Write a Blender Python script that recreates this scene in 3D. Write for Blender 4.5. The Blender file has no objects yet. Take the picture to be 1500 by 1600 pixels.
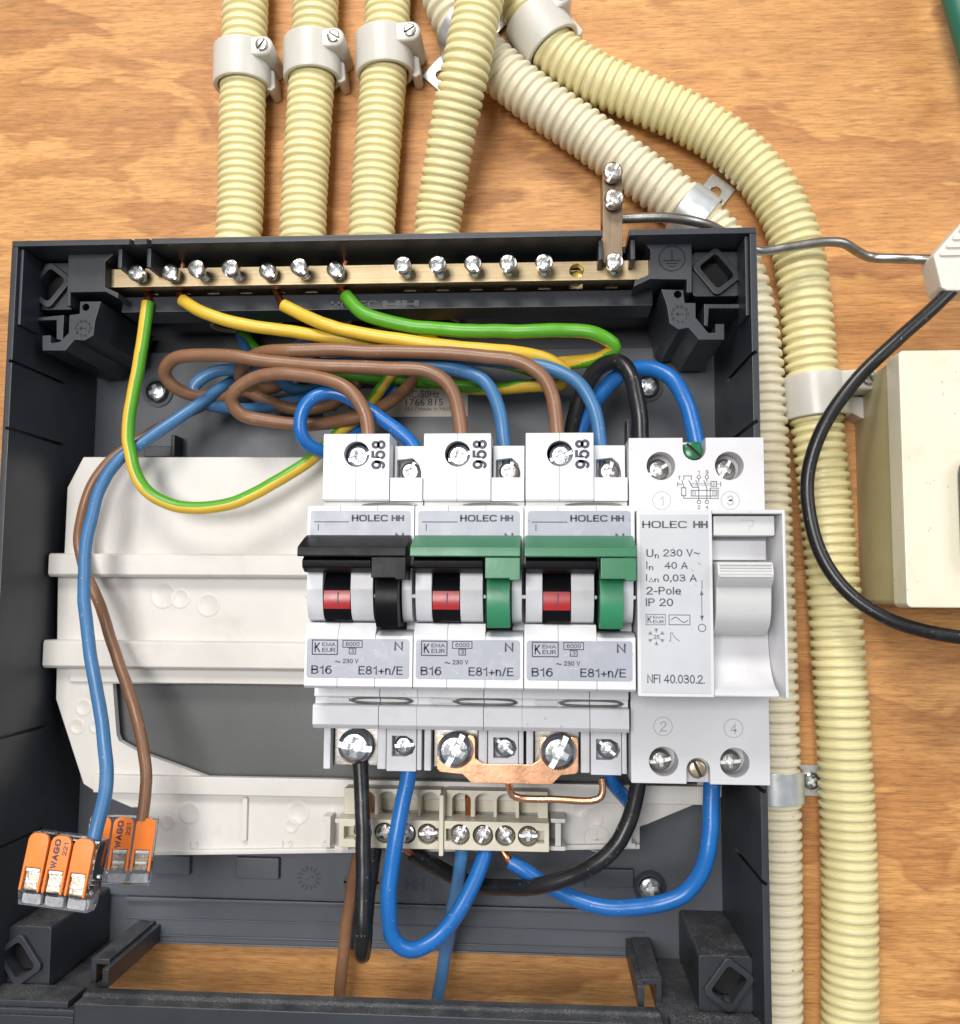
import bpy, bmesh, math, random
from mathutils import Vector, Matrix, Quaternion

# ---------------------------------------------------------------- camera, world, lights, exposure
# Authoring frame ("panel"): millimetres, x right, y up, z out of the board towards the viewer.
S = 0.001
M3 = Matrix(((1, 0, 0), (0, 0, -1), (0, 1, 0)))


def W(p):
    return Vector((p[0] * S, -p[2] * S, p[1] * S))


FPX = 1471.0
CAM = Vector((58.25, -22.09, 300.99))
CA, CB, CC = 0.0879, 0.0648, 0.0064
CR = Matrix.Rotation(CC, 3, 'Z') @ Matrix.Rotation(CB, 3, 'Y') @ Matrix.Rotation(CA, 3, 'X')


def at(u, v, z):
    """a point of the photograph at a known height z above the board, in panel mm"""
    d = CR @ Vector(((u - 750) / FPX, (800 - v) / FPX, -1.0))
    return CAM + d * ((z - CAM.z) / d.z)


scene = bpy.context.scene
COL = scene.collection
cam_data = bpy.data.cameras.new('camera')
cam_data.sensor_fit = 'HORIZONTAL'
cam_data.sensor_width = 36.0
cam_data.lens = 36.0 * FPX / 1500.0
cam_data.clip_start = 0.01
cam_data.clip_end = 20.0
cam_data.dof.use_dof = True
cam_data.dof.focus_distance = 0.245
cam_data.dof.aperture_fstop = 32.0
cam = bpy.data.objects.new('camera', cam_data)
COL.objects.link(cam)
cam.matrix_world = Matrix.Translation(W(CAM)) @ (M3 @ CR).to_4x4()
scene.camera = cam

world = bpy.data.worlds.new('World')
scene.world = world
world.use_nodes = True
bg = world.node_tree.nodes['Background']
bg.inputs[0].default_value = (0.93, 0.96, 1.0, 1)
bg.inputs[1].default_value = 0.24


def area(name, pos, target, sx, sy, watts, col):
    d = bpy.data.lights.new(name, 'AREA')
    d.shape = 'RECTANGLE'
    d.size, d.size_y, d.energy, d.color = sx, sy, watts, col
    o = bpy.data.objects.new(name, d)
    COL.objects.link(o)
    o.location = W(pos)
    o.rotation_euler = (W(target) - W(pos)).to_track_quat('-Z', 'Y').to_euler()


area('ceiling_lamp', (-160, 850, 800), (20, 0, 20), 0.45, 0.3, 8.6, (1.0, 0.95, 0.88))
area('window_light', (900, 420, 800), (20, -20, 20), 0.5, 0.8, 4.6, (0.92, 0.96, 1.0))
area('room_lamp', (-200, 120, 1250), (20, -20, 20), 0.4, 0.4, 9.6, (1.0, 0.97, 0.94))

vs = scene.view_settings
vs.view_transform = 'Standard'
vs.look = 'None'
vs.exposure = 0.1
vs.gamma = 1.0
vs.use_curve_mapping = False
random.seed(7)

# ---------------------------------------------------------------- mesh helpers


class MB:
    def __init__(s):
        s.v, s.f, s.m = [], [], []

    def add(s, vs, fs, m=0):
        o = len(s.v)
        s.v += [tuple(v) for v in vs]
        s.f += [[i + o for i in f] for f in fs]
        s.m += (m if isinstance(m, list) else [m] * len(fs))
        return s

    def box(s, x0, x1, y0, y1, z0, z1, m=0):
        return s.prism([(x0, y0), (x1, y0), (x1, y1), (x0, y1)], z0, z1, m)

    def prism(s, poly, z0, z1, m=0, top=None):
        n = len(poly)
        t = top or poly
        vs = [(p[0], p[1], z0) for p in poly] + [(p[0], p[1], z1) for p in t]
        fs = [list(range(n))[::-1], list(range(n, 2 * n))] + [[i, (i + 1) % n, n + (i + 1) % n, n + i] for i in range(n)]
        return s.add(vs, fs, m)

    def ext(s, poly, axis, a, b, m=0):
        n = len(poly)
        if axis == 'x':
            g = lambda p, t: (t, p[0], p[1])
        else:
            g = lambda p, t: (p[0], t, p[1])
        vs = [g(p, a) for p in poly] + [g(p, b) for p in poly]
        fs = [list(range(n))[::-1], list(range(n, 2 * n))] + [[i, (i + 1) % n, n + (i + 1) % n, n + i] for i in range(n)]
        return s.add(vs, fs, m)

    def lathe(s, prof, c, ax=(0, 0, 1), n=24, m=0):
        ax = Vector(ax).normalized()
        u = ax.orthogonal().normalized()
        w = ax.cross(u)
        c = Vector(c)
        vs, idx = [], []
        for r, h in prof:
            if r < 1e-6:
                idx.append([len(vs)])
                vs.append(c + ax * h)
            else:
                idx.append(list(range(len(vs), len(vs) + n)))
                for k in range(n):
                    a = 2 * math.pi * k / n
                    vs.append(c + ax * h + (u * math.cos(a) + w * math.sin(a)) * r)
        fs = []
        for a, b in zip(idx, idx[1:]):
            for k in range(n):
                k2 = (k + 1) % n
                if len(a) == 1 and len(b) == 1:
                    continue
                if len(a) == 1:
                    fs.append([a[0], b[k], b[k2]])
                elif len(b) == 1:
                    fs.append([a[k], b[0], a[k2]])
                else:
                    fs.append([a[k], b[k], b[k2], a[k2]])
        return s.add(vs, fs, m)

    def cyl(s, c, r, h0, h1, ax=(0, 0, 1), n=24, m=0):
        return s.lathe([(0, h0), (r, h0), (r, h1), (0, h1)], c, ax, n, m)

    def tube(s, pts, r, n=14, m=0, rf=None, stripe=None, caps=True, square=False):
        """sweep along 3-D points; rf(length) gives the radius; stripe: (phi list) -> slot 1 on one half"""
        P = [Vector(p) for p in pts]
        N = len(P)
        T = []
        for i in range(N):
            t = P[min(i + 1, N - 1)] - P[max(i - 1, 0)]
            T.append(t.normalized())
        vs, fs, ms = [], [], []
        nrm = None
        L = 0.0
        total = sum((P[i + 1] - P[i]).length for i in range(N - 1))
        phis = []
        for i in range(N):
            if i:
                L += (P[i] - P[i - 1]).length
            t = T[i]
            if nrm is None:
                nrm = Vector((0, 0, 1)) - t * t.z
                if nrm.length < 0.1:
                    nrm = t.orthogonal()
            else:
                nrm = nrm - t * nrm.dot(t)
                if stripe is not None:
                    zr = Vector((0, 0, 1)) - t * t.z
                    nrm = nrm.normalized() * 0.4 + zr * 0.6
                    nrm = nrm - t * nrm.dot(t)
            nrm.normalize()
            b = t.cross(nrm)
            rr = rf(L) if rf else r
            off = math.pi / 4 if square else 0
            for k in range(n):
                a = 2 * math.pi * k / n + off
                q = rr * (1.414 if square else 1)
                vs.append(P[i] + (nrm * math.cos(a) + b * math.sin(a)) * q)
            if stripe is not None:
                x = L / total * (len(stripe) - 1)
                j = min(int(x), len(stripe) - 2)
                phis.append(stripe[j] + (stripe[j + 1] - stripe[j]) * (x - j))
        for i in range(N - 1):
            for k in range(n):
                k2 = (k + 1) % n
                fs.append([i * n + k, i * n + k2, (i + 1) * n + k2, (i + 1) * n + k])
                if stripe is not None:
                    a = 2 * math.pi * (k + .5) / n
                    ms.append(1 if math.cos(a - phis[i]) > 0 else 0)
                else:
                    ms.append(m)
        if caps:
            fs.append(list(range(n))[::-1])
            fs.append(list(range((N - 1) * n, N * n)))
            ms += [m, m]
        return s.add(vs, fs, ms)

    def xf(s, f):
        s.v = [tuple(f(*v)) for v in s.v]
        return s

    def mirror(s, cx):
        return s.xf(lambda x, y, z: (2 * cx - x, y, z))


def bezier(pts, step=1.2):
    """centripetal-like Catmull-Rom through the points"""
    P = [Vector(p) for p in pts]
    P = [P[0] * 2 - P[1]] + P + [P[-1] * 2 - P[-2]]
    out = []
    for i in range(1, len(P) - 2):
        p0, p1, p2, p3 = P[i - 1:i + 3]
        d1 = max((p1 - p0).length, 1e-3) ** .5
        d2 = max((p2 - p1).length, 1e-3) ** .5
        d3 = max((p3 - p2).length, 1e-3) ** .5
        m1 = (p1 - p0) / d1 - (p2 - p0) / (d1 + d2) + (p2 - p1) / d2
        m2 = (p2 - p1) / d2 - (p3 - p1) / (d2 + d3) + (p3 - p2) / d3
        m1 *= d2
        m2 *= d2
        k = max(2, int((p2 - p1).length / step))
        for j in range(k):
            t = j / k
            out.append(p1 * (2 * t ** 3 - 3 * t * t + 1) + m1 * (t ** 3 - 2 * t * t + t) + p2 * (-2 * t ** 3 + 3 * t * t) + m2 * (t ** 3 - t * t))
    out.append(P[-2])
    return out


def resample(pts, step):
    out = [pts[0]]
    acc = 0.0
    for a, b in zip(pts, pts[1:]):
        L = (b - a).length
        while acc + L >= step:
            f = (step - acc) / L
            a = a + (b - a) * f
            out.append(a)
            L = (b - a).length
            acc = 0.0
        acc += L
    return out


def px(pts):
    return [at(*p) for p in pts]


def rrect(x0, x1, y0, y1, r, n=4):
    out = []
    for cx, cy, a0 in ((x1 - r, y1 - r, 0), (x0 + r, y1 - r, 90), (x0 + r, y0 + r, 180), (x1 - r, y0 + r, 270)):
        for k in range(n + 1):
            a = math.radians(a0 + 90 * k / n)
            out.append((cx + r * math.cos(a), cy + r * math.sin(a)))
    return out


def arcpts(cx, cy, r, a0, a1, n=12):
    return [(cx + r * math.cos(math.radians(a0 + (a1 - a0) * k / n)), cy + r * math.sin(math.radians(a0 + (a1 - a0) * k / n))) for k in range(n + 1)]


def rotpoly(poly, c, deg):
    a = math.radians(deg)
    return [(c[0] + (x - c[0]) * math.cos(a) - (y - c[1]) * math.sin(a), c[1] + (x - c[0]) * math.sin(a) + (y - c[1]) * math.cos(a)) for x, y in poly]


ORG = {}


def raw_bmesh(mb, bevel=0, seg=2, bang=0.6):
    bm = bmesh.new()
    vs = [bm.verts.new(v) for v in mb.v]
    for f, m in zip(mb.f, mb.m):
        try:
            fc = bm.faces.new([vs[i] for i in f])
            fc.material_index = m
        except ValueError:
            pass
    bmesh.ops.recalc_face_normals(bm, faces=bm.faces[:])
    if bevel:
        ed = [e for e in bm.edges if len(e.link_faces) == 2 and e.calc_face_angle(0) > bang]
        bmesh.ops.bevel(bm, geom=ed, offset=bevel, offset_type='OFFSET', segments=seg, profile=0.5, affect='EDGES', clamp_overlap=True)
    return bm


def cutmesh(me, cuts, mats):
    for k in mats:
        me.materials.append(k)
    o = bpy.data.objects.new('tmp', me)
    COL.objects.link(o)
    tmp = []
    for c in cuts:
        bm = raw_bmesh(c)
        m2 = bpy.data.meshes.new('tmpc')
        bm.to_mesh(m2)
        bm.free()
        for k in mats:
            m2.materials.append(k)
        o2 = bpy.data.objects.new('tmpc', m2)
        COL.objects.link(o2)
        tmp.append((o2, m2))
        md = o.modifiers.new('b', 'BOOLEAN')
        md.operation = 'DIFFERENCE'
        md.solver = 'EXACT'
        md.object = o2
    dg = bpy.context.evaluated_depsgraph_get()
    dg.update()
    res = bpy.data.meshes.new_from_object(o.evaluated_get(dg))
    bpy.data.objects.remove(o)
    for o2, m2 in tmp:
        bpy.data.objects.remove(o2)
        bpy.data.meshes.remove(m2)
    return res


def make_mesh(mb, name, mats, bevel=0, seg=2, cut=None, ang=35, org=(0, 0, 0), smooth=True):
    bm = raw_bmesh(mb, bevel, seg)
    me = bpy.data.meshes.new(name)
    bm.to_mesh(me)
    bm.free()
    if cut:
        me2 = cutmesh(me, cut, mats if isinstance(mats, (list, tuple)) else [mats])
        bpy.data.meshes.remove(me)
        me = me2
        me.name = name
    for i, v in enumerate(me.vertices):
        c = v.co
        me.vertices[i].co = W((c[0] - org[0], c[1] - org[1], c[2] - org[2]))
    if len(me.materials) == 0:
        for m in (mats if isinstance(mats, (list, tuple)) else [mats]):
            me.materials.append(m)
    if smooth:
        me.polygons.foreach_set('use_smooth', [True] * len(me.polygons))
        me.set_sharp_from_angle(angle=math.radians(ang))
    me.update()
    return me


def build(mb, name, mats, parent=None, bevel=0, seg=2, cut=None, ang=35, org=None, smooth=True):
    if parent is not None:
        o0 = ORG[parent.name]
    elif org is not None:
        o0 = tuple(org)
    else:
        xs, ys, zs = zip(*mb.v)
        o0 = ((min(xs) + max(xs)) / 2, min(ys), (min(zs) + max(zs)) / 2)
    me = make_mesh(mb, name, mats, bevel, seg, cut, ang, o0, smooth)
    o = bpy.data.objects.new(name, me)
    COL.objects.link(o)
    if parent is not None:
        o.parent = parent
    else:
        o.location = W(o0)
    ORG[o.name] = o0
    if bevel:
        md = o.modifiers.new('wn', 'WEIGHTED_NORMAL')
        md.keep_sharp = True
    return o


def thing(name, label, cat, org, group=None):
    o = bpy.data.objects.new(name, None)
    COL.objects.link(o)
    o.location = W(org)
    o.empty_display_size = 0.01
    ORG[o.name] = tuple(org)
    return tag(o, label, cat, group)


def tag(o, label, cat, group=None):
    o['label'] = label
    o['category'] = cat
    if group:
        o['group'] = group
    return o


def place(me, name, pos, parent=None, d=(0, 0, 1), spin=0.0, sc=1.0):
    """an object that shares mesh data; pos in panel mm, d = panel direction of the mesh's own +z"""
    o = bpy.data.objects.new(name, me)
    COL.objects.link(o)
    q = Vector((0, 0, 1)).rotation_difference(Vector(d)).to_matrix() @ Matrix.Rotation(math.radians(spin), 3, 'Z')
    R = M3 @ q @ M3.inverted()
    o0 = ORG[parent.name] if parent is not None else (0, 0, 0)
    o.matrix_local = Matrix.Translation(W(Vector(pos) - Vector(o0))) @ R.to_4x4() @ Matrix.Scale(sc, 4)
    if parent is not None:
        o.parent = parent
    ORG[o.name] = tuple(pos)
    return o


def copy_tree(o, dx, parent=None):
    c = o.copy()
    COL.objects.link(c)
    c.parent = parent
    org = ORG[o.name]
    ORG[c.name] = (org[0] + dx, org[1], org[2])
    if parent is None:
        c.location = W(ORG[c.name])
    for ch in list(o.children):
        copy_tree(ch, dx, c)
    return c


PI_ = math.pi
# flat print -------------------------------------------------------------------
_TXT = {}


def text_geo(s, weight=0.0):
    k = (s, weight)
    if k not in _TXT:
        c = bpy.data.curves.new('t', 'FONT')
        c.body = s
        c.offset = weight
        c.resolution_u = 3
        o = bpy.data.objects.new('t', c)
        COL.objects.link(o)
        dg = bpy.context.evaluated_depsgraph_get()
        dg.update()
        me = bpy.data.meshes.new_from_object(o.evaluated_get(dg))
        V = [(v.co.x, v.co.y) for v in me.vertices]
        F = [list(p.vertices) for p in me.polygons]
        x0, x1 = min(v[0] for v in V), max(v[0] for v in V)
        y0, y1 = min(v[1] for v in V), max(v[1] for v in V)
        _TXT[k] = ([((v[0] - x0) / (x1 - x0), (v[1] - y0) / (y1 - y0)) for v in V], F)
        bpy.data.objects.remove(o)
        bpy.data.meshes.remove(me)
        bpy.data.curves.remove(c)
    return _TXT[k]


def _A(cx, cy, rx, ry, a0, a1, n=14, pw=1.0):
    out = []
    for k in range(n + 1):
        a = math.radians(a0 + (a1 - a0) * k / n)
        c, s = math.cos(a), math.sin(a)
        out.append((cx + rx * math.copysign(abs(c) ** pw, c), cy + ry * math.copysign(abs(s) ** pw, s)))
    return out


# upright grotesque lettering drawn as strokes: glyph -> (advance, strokes)
GLYPH = {
    '0': (.56, [_A(.28, .5, .28, .5, 90, 450, 24)]),
    '1': (.36, [[(.03, .77), (.2, .81), (.30, 1), (.30, 0)]]),
    '2': (.56, [_A(.28, .72, .27, .28, 172, -12) + [(.46, .52), (.12, .2), (.0, 0), (.57, 0)]]),
    '3': (.56, [_A(.27, .75, .25, .25, 160, -80) + [(.2, .52)], [(.2, .52)] + _A(.27, .27, .29, .27, 80, -160)]),
    '4': (.58, [[(.44, 0), (.44, 1), (0, .3), (.6, .3)]]),
    '5': (.56, [[(.52, 1), (.11, 1), (.05, .5)] + _A(.27, .33, .29, .33, 132, -152)]),
    '6': (.57, [_A(.285, .32, .28, .32, 90, 450, 22), _A(.33, .42, .33, .58, 190, 62, 12)]),
    '8': (.56, [_A(.28, .76, .235, .24, -90, 270, 20), _A(.28, .26, .285, .26, 90, 450, 20)]),
    '9': (.57, [_A(.285, .68, .28, .32, 90, 450, 22), _A(.24, .58, .33, .58, 10, -118, 12)]),
    'A': (.68, [[(0, 0), (.34, 1), (.68, 0)], [(.12, .34), (.56, .34)]]),
    'B': (.62, [[(0, .53), (0, 1)] + _A(.36, .77, .22, .23, 90, -90, 10) + [(0, .53)], [(0, .53)] + _A(.36, .265, .26, .265, 90, -90, 10) + [(0, 0), (0, .53)]]),
    'C': (.78, [_A(.4, .5, .4, .5, 38, 322, 26, .62)]),
    'E': (.54, [[(.53, 1), (0, 1), (0, 0), (.55, 0)], [(0, .53), (.49, .53)]]),
    'F': (.5, [[(.5, 1), (0, 1), (0, 0)], [(0, .53), (.44, .53)]]),
    'G': (.8, [_A(.4, .5, .4, .5, 45, 355, 26, .62) + [(.8, .46), (.45, .46)]]),
    'H': (.64, [[(0, 0), (0, 1)], [(.64, 0), (.64, 1)], [(0, .52), (.64, .52)]]),
    'I': (.02, [[(0, 0), (0, 1)]]),
    'K': (.6, [[(0, 0), (0, 1)], [(.56, 1), (0, .42)], [(.18, .6), (.6, 0)]]),
    'L': (.5, [[(0, 1), (0, 0), (.5, 0)]]),
    'M': (.72, [[(0, 0), (0, 1), (.36, .1), (.72, 1), (.72, 0)]]),
    'N': (.62, [[(0, 0), (0, 1), (.62, 0), (.62, 1)]]),
    'O': (.82, [_A(.41, .5, .41, .5, 90, 450, 30, .62)]),
    'P': (.56, [[(0, 0), (0, 1)] + _A(.3, .74, .26, .26, 90, -90, 10) + [(0, .48)]]),
    'R': (.6, [[(0, 0), (0, 1)] + _A(.3, .75, .26, .25, 90, -90, 10) + [(0, .5)], [(.3, .5), (.58, 0)]]),
    'T': (.56, [[(0, 1), (.56, 1)], [(.28, 1), (.28, 0)]]),
    'U': (.6, [[(0, 1)] + _A(.3, .3, .3, .3, 180, 360, 12) + [(.6, 1)]]),
    'V': (.62, [[(0, 1), (.31, 0), (.62, 1)]]),
    'W': (.9, [[(0, 1), (.22, 0), (.45, .95), (.68, 0), (.9, 1)]]),
    'n': (.44, [[(0, 0), (0, .72)], [(0, .45)] + _A(.22, .48, .22, .24, 180, 0, 10) + [(.44, 0)]]),
    'o': (.5, [_A(.25, .36, .25, .36, 90, 450, 20)]),
    'l': (.02, [[(0, 0), (0, 1)]]),
    'e': (.5, [[(.02, .38), (.5, .38)] + _A(.25, .36, .25, .36, 4, 318, 18)]),
    '+': (.5, [[(0, .36), (.5, .36)], [(.25, .1), (.25, .62)]]),
    '-': (.28, [[(0, .38), (.28, .38)]]),
    '/': (.3, [[(0, -.03), (.3, 1.03)]]),
    '~': (.6, [[(k / 16 * .6, .45 + .1 * math.sin(2 * PI_ * k / 16)) for k in range(17)]]),
    ',': (.06, [[(.04, .08), (.04, 0), (0, -.14)]]),
    '.': (.02, [[(0, 0), (0, .03)]]),
    ' ': (.14, []),
}


def stroke_geo(s, sw):
    V, F = [], []
    x = 0.0
    for ch in s:
        adv, strokes = GLYPH[ch]
        for st in strokes:
            P = [Vector((x + p[0], p[1])) for p in st]
            Q = [P[0]]
            for q in P[1:]:
                if (q - Q[-1]).length > 1e-4:
                    Q.append(q)
            closed = (Q[0] - Q[-1]).length < 1e-3 and len(Q) > 3
            if closed:
                Q = Q[:-1]
            n = len(Q)
            base = len(V)
            for i in range(n):
                if closed:
                    a, b = Q[i - 1], Q[(i + 1) % n]
                else:
                    a, b = Q[max(i - 1, 0)], Q[min(i + 1, n - 1)]
                d1 = (Q[i] - a)
                d2 = (b - Q[i])
                d1 = d1.normalized() if d1.length > 1e-6 else d2.normalized()
                d2 = d2.normalized() if d2.length > 1e-6 else d1
                t = d1 + d2
                t = t.normalized() if t.length > .2 else d1
                k = 1 / max(.45, t.dot(d1))
                nn = Vector((-t.y, t.x)) * sw / 2 * k
                e = Vector((0, 0))
                if not closed and i in (0, n - 1):
                    e = t * (sw / 2) * (-1 if i == 0 else 1)
                V += [tuple(Q[i] + e + nn), tuple(Q[i] + e - nn)]
            for i in range(n if closed else n - 1):
                j = (i + 1) % n
                F.append([base + 2 * i, base + 2 * i + 1, base + 2 * j + 1, base + 2 * j])
        x += adv + sw + .09
    x0, x1 = min(v[0] for v in V), max(v[0] for v in V)
    y0, y1 = min(v[1] for v in V), max(v[1] for v in V)
    return [((v[0] - x0) / (x1 - x0), (v[1] - y0) / (y1 - y0)) for v in V], F


def text(mb, s, x0, x1, y0, y1, z, rot=0, m=0, weight=0.0):
    """weight here is added to a stroke of 0.13 cap heights (scaled by 4)"""
    if all(ch in GLYPH for ch in s):
        V, F = stroke_geo(s, .165 + weight * 4)
    else:
        V, F = text_geo(s, weight)
    out = []
    for a, b in V:
        if rot == 90:
            a, b = 1 - b, a
        out.append((x0 + a * (x1 - x0), y0 + b * (y1 - y0), z))
    mb.add(out, F, m)


def line(mb, pts, w, z, m=0):
    for a, b in zip(pts, pts[1:]):
        a, b = Vector(a), Vector(b)
        d = (b - a)
        if d.length < 1e-6:
            continue
        d.normalize()
        n = Vector((-d.y, d.x)) * w / 2
        e = d * w * .45
        q = [a - e + n, a - e - n, b + e - n, b + e + n]
        mb.add([(p.x, p.y, z) for p in q], [[0, 1, 2, 3]], m)


def frame(mb, x0, x1, y0, y1, w, z, m=0):
    line(mb, [(x0, y0), (x1, y0)], w, z, m)
    line(mb, [(x0, y1), (x1, y1)], w, z, m)
    line(mb, [(x0, y0 + w * .96), (x0, y1 - w * .96)], w, z, m)
    line(mb, [(x1, y0 + w * .96), (x1, y1 - w * .96)], w, z, m)


def ring(mb, c, r, w, z, m=0, n=32):
    vs, fs = [], []
    for k in range(n):
        a = 2 * math.pi * k / n
        for q in (r - w / 2, r + w / 2):
            vs.append((c[0] + q * math.cos(a), c[1] + q * math.sin(a), z))
    for k in range(n):
        k2 = (k + 1) % n
        fs.append([2 * k, 2 * k + 1, 2 * k2 + 1, 2 * k2])
    mb.add(vs, fs, m)


def logo_hh(mb, x0, x1, y0, y1, z, m=0):
    w = (x1 - x0)
    t = (y1 - y0) * .24
    ym = (y0 + y1) / 2
    for f in (0.0, .36, .53, .86):
        xa = x0 + w * f
        mb.add([(xa, y0, z), (xa + w * .14, y0, z), (xa + w * .14, y1, z), (xa, y1, z)], [[0, 1, 2, 3]], m)
    for fa, fb in ((.14, .36), (.50, .53), (.67, .86)):
        mb.add([(x0 + w * fa, ym - t / 2, z), (x0 + w * fb, ym - t / 2, z), (x0 + w * fb, ym + t / 2, z), (x0 + w * fa, ym + t / 2, z)], [[0, 1, 2, 3]], m)

# ---------------------------------------------------------------- materials


def _nodes(name):
    m = bpy.data.materials.new(name)
    m.use_nodes = True
    nt = m.node_tree
    return m, nt, nt.nodes['Principled BSDF']


def _noise(nt, scale, detail=3, rough=.55, vec=None, w=None):
    n = nt.nodes.new('ShaderNodeTexNoise')
    n.inputs['Scale'].default_value = scale
    n.inputs['Detail'].default_value = detail
    n.inputs['Roughness'].default_value = rough
    if vec is not None:
        nt.links.new(vec, n.inputs['Vector'])
    return n.outputs['Fac']


def _ramp(nt, fac, stops):
    r = nt.nodes.new('ShaderNodeValToRGB')
    e = r.color_ramp.elements
    while len(e) < len(stops):
        e.new(0.5)
    for el, (p, c) in zip(e, stops):
        el.position = p
        el.color = (*c, 1) if len(c) == 3 else c
    nt.links.new(fac, r.inputs[0])
    return r.outputs[0]


def _mix(nt, a, b, fac, mode='MIX'):
    n = nt.nodes.new('ShaderNodeMix')
    n.data_type = 'RGBA'
    n.blend_type = mode
    for s, v in ((n.inputs[0], fac), (n.inputs[6], a), (n.inputs[7], b)):
        if hasattr(v, 'is_linked'):
            nt.links.new(v, s)
        elif isinstance(v, tuple):
            s.default_value = (*v, 1)
        else:
            s.default_value = v
    return n.outputs[2]


def _coord(nt, scale=(1, 1, 1)):
    """object coordinates, shifted by a random amount for each object"""
    tc = nt.nodes.new('ShaderNodeTexCoord')
    oi = nt.nodes.new('ShaderNodeObjectInfo')
    mp = nt.nodes.new('ShaderNodeMapping')
    ml = nt.nodes.new('ShaderNodeMath')
    ml.operation = 'MULTIPLY'
    ml.inputs[1].default_value = 7.3
    nt.links.new(oi.outputs['Random'], ml.inputs[0])
    nt.links.new(tc.outputs['Object'], mp.inputs['Vector'])
    nt.links.new(ml.outputs[0], mp.inputs['Location'])
    mp.inputs['Scale'].default_value = scale
    return mp.outputs[0]


def mat(name, col, rough=.45, metal=0.0, var=.12, vscale=90, bump=.05, bscale=900, spec=.5, dirt=None, dust=0.0, sss=0.0, coat=0.0, rvar=.12, specks=0.0, flecks=0.0):
    m, nt, p = _nodes(name)
    co = _coord(nt)
    dk = tuple(c * (1 - var) for c in col)
    lt = tuple(min(1, c * (1 + var)) for c in col)
    n1 = _noise(nt, vscale, 5, .6, co)
    c = _ramp(nt, n1, [(.3, dk), (.7, lt)])
    if dirt:
        n2 = _noise(nt, vscale * 1.7, 6, .7, co)
        f = _ramp(nt, n2, [(.55, (0, 0, 0)), (.78, (dirt[1],) * 3)])
        c = _mix(nt, c, dirt[0], f)
    if specks:
        n5 = _noise(nt, 620, 2, .5, co)
        f = _ramp(nt, n5, [(.725, (0, 0, 0)), (.76, (specks,) * 3)])
        c = _mix(nt, c, (.03, .028, .025), f)
    if flecks:
        n6 = _noise(nt, 900, 3, .6, co)
        f = _ramp(nt, n6, [(.66, (0, 0, 0)), (.72, (flecks,) * 3)])
        c = _mix(nt, c, (.55, .51, .46), f)
    if dust:
        g = nt.nodes.new('ShaderNodeNewGeometry')
        sx = nt.nodes.new('ShaderNodeSeparateXYZ')
        nt.links.new(g.outputs['Normal'], sx.inputs[0])
        n3 = _noise(nt, 2600, 2, .6, co)
        n4 = _noise(nt, 160, 4, .6, co)
        a = _ramp(nt, n3, [(.50, (.10, .10, .10)), (.60, (.55, .55, .55)), (.68, (1, 1, 1))])
        b = _ramp(nt, n4, [(.3, (.1, .1, .1)), (.7, (1, 1, 1))])
        up = _ramp(nt, sx.outputs[2], [(.55, (0, 0, 0)), (.95, (dust,) * 3)])
        f = _mix(nt, _mix(nt, a, b, 1.0, 'MULTIPLY'), up, 1.0, 'MULTIPLY')
        c = _mix(nt, c, (.40, .39, .38), f)
    nt.links.new(c, p.inputs['Base Color'])
    p.inputs['Metallic'].default_value = metal
    p.inputs['Specular IOR Level'].default_value = spec
    if rvar:
        nr = _noise(nt, vscale * 2.2, 4, .6, co)
        mr = nt.nodes.new('ShaderNodeMapRange')
        mr.inputs['To Min'].default_value = max(.03, rough - rvar)
        mr.inputs['To Max'].default_value = min(1, rough + rvar)
        nt.links.new(nr, mr.inputs['Value'])
        nt.links.new(mr.outputs[0], p.inputs['Roughness'])
    else:
        p.inputs['Roughness'].default_value = rough
    if bump:
        nb = _noise(nt, bscale, 4, .6, co)
        b = nt.nodes.new('ShaderNodeBump')
        b.inputs['Strength'].default_value = bump
        b.inputs['Distance'].default_value = 0.0004
        nt.links.new(nb, b.inputs['Height'])
        nt.links.new(b.outputs[0], p.inputs['Normal'])
    if sss:
        p.inputs['Subsurface Weight'].default_value = sss
        p.inputs['Subsurface Radius'].default_value = (.004, .0035, .003)
        p.inputs['Subsurface Scale'].default_value = 1.0
    if coat:
        p.inputs['Coat Weight'].default_value = coat
        p.inputs['Coat Roughness'].default_value = .15
    return m


def brushed(name, col, rough, axis, var=.25):
    """metal drawn along one axis: fine scratches and tarnish"""
    m, nt, p = _nodes(name)
    sc = [2600, 2600, 2600]
    sc['xyz'.index(axis)] = 60
    co = _coord(nt, tuple(sc))
    n1 = _noise(nt, 1.0, 4, .7, co)
    n2 = _noise(nt, 70, 5, .65, _coord(nt))
    c = _ramp(nt, n1, [(.25, tuple(k * (1 - var) for k in col)), (.75, col)])
    c = _mix(nt, c, tuple(k * .5 for k in col), _ramp(nt, n2, [(.5, (0, 0, 0)), (.8, (.7, .7, .7))]))
    nt.links.new(c, p.inputs['Base Color'])
    p.inputs['Metallic'].default_value = 1.0
    mr = nt.nodes.new('ShaderNodeMapRange')
    mr.inputs['To Min'].default_value = rough * .7
    mr.inputs['To Max'].default_value = min(1, rough * 1.4)
    nt.links.new(n1, mr.inputs['Value'])
    nt.links.new(mr.outputs[0], p.inputs['Roughness'])
    b = nt.nodes.new('ShaderNodeBump')
    b.inputs['Strength'].default_value = .12
    b.inputs['Distance'].default_value = .0003
    nt.links.new(n1, b.inputs['Height'])
    nt.links.new(b.outputs[0], p.inputs['Normal'])
    return m


def clear(name):
    m, nt, p = _nodes(name)
    p.inputs['Base Color'].default_value = (.93, .95, .97, 1)
    p.inputs['Transmission Weight'].default_value = 1.0
    p.inputs['Roughness'].default_value = .04
    p.inputs['IOR'].default_value = 1.45
    return m


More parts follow.
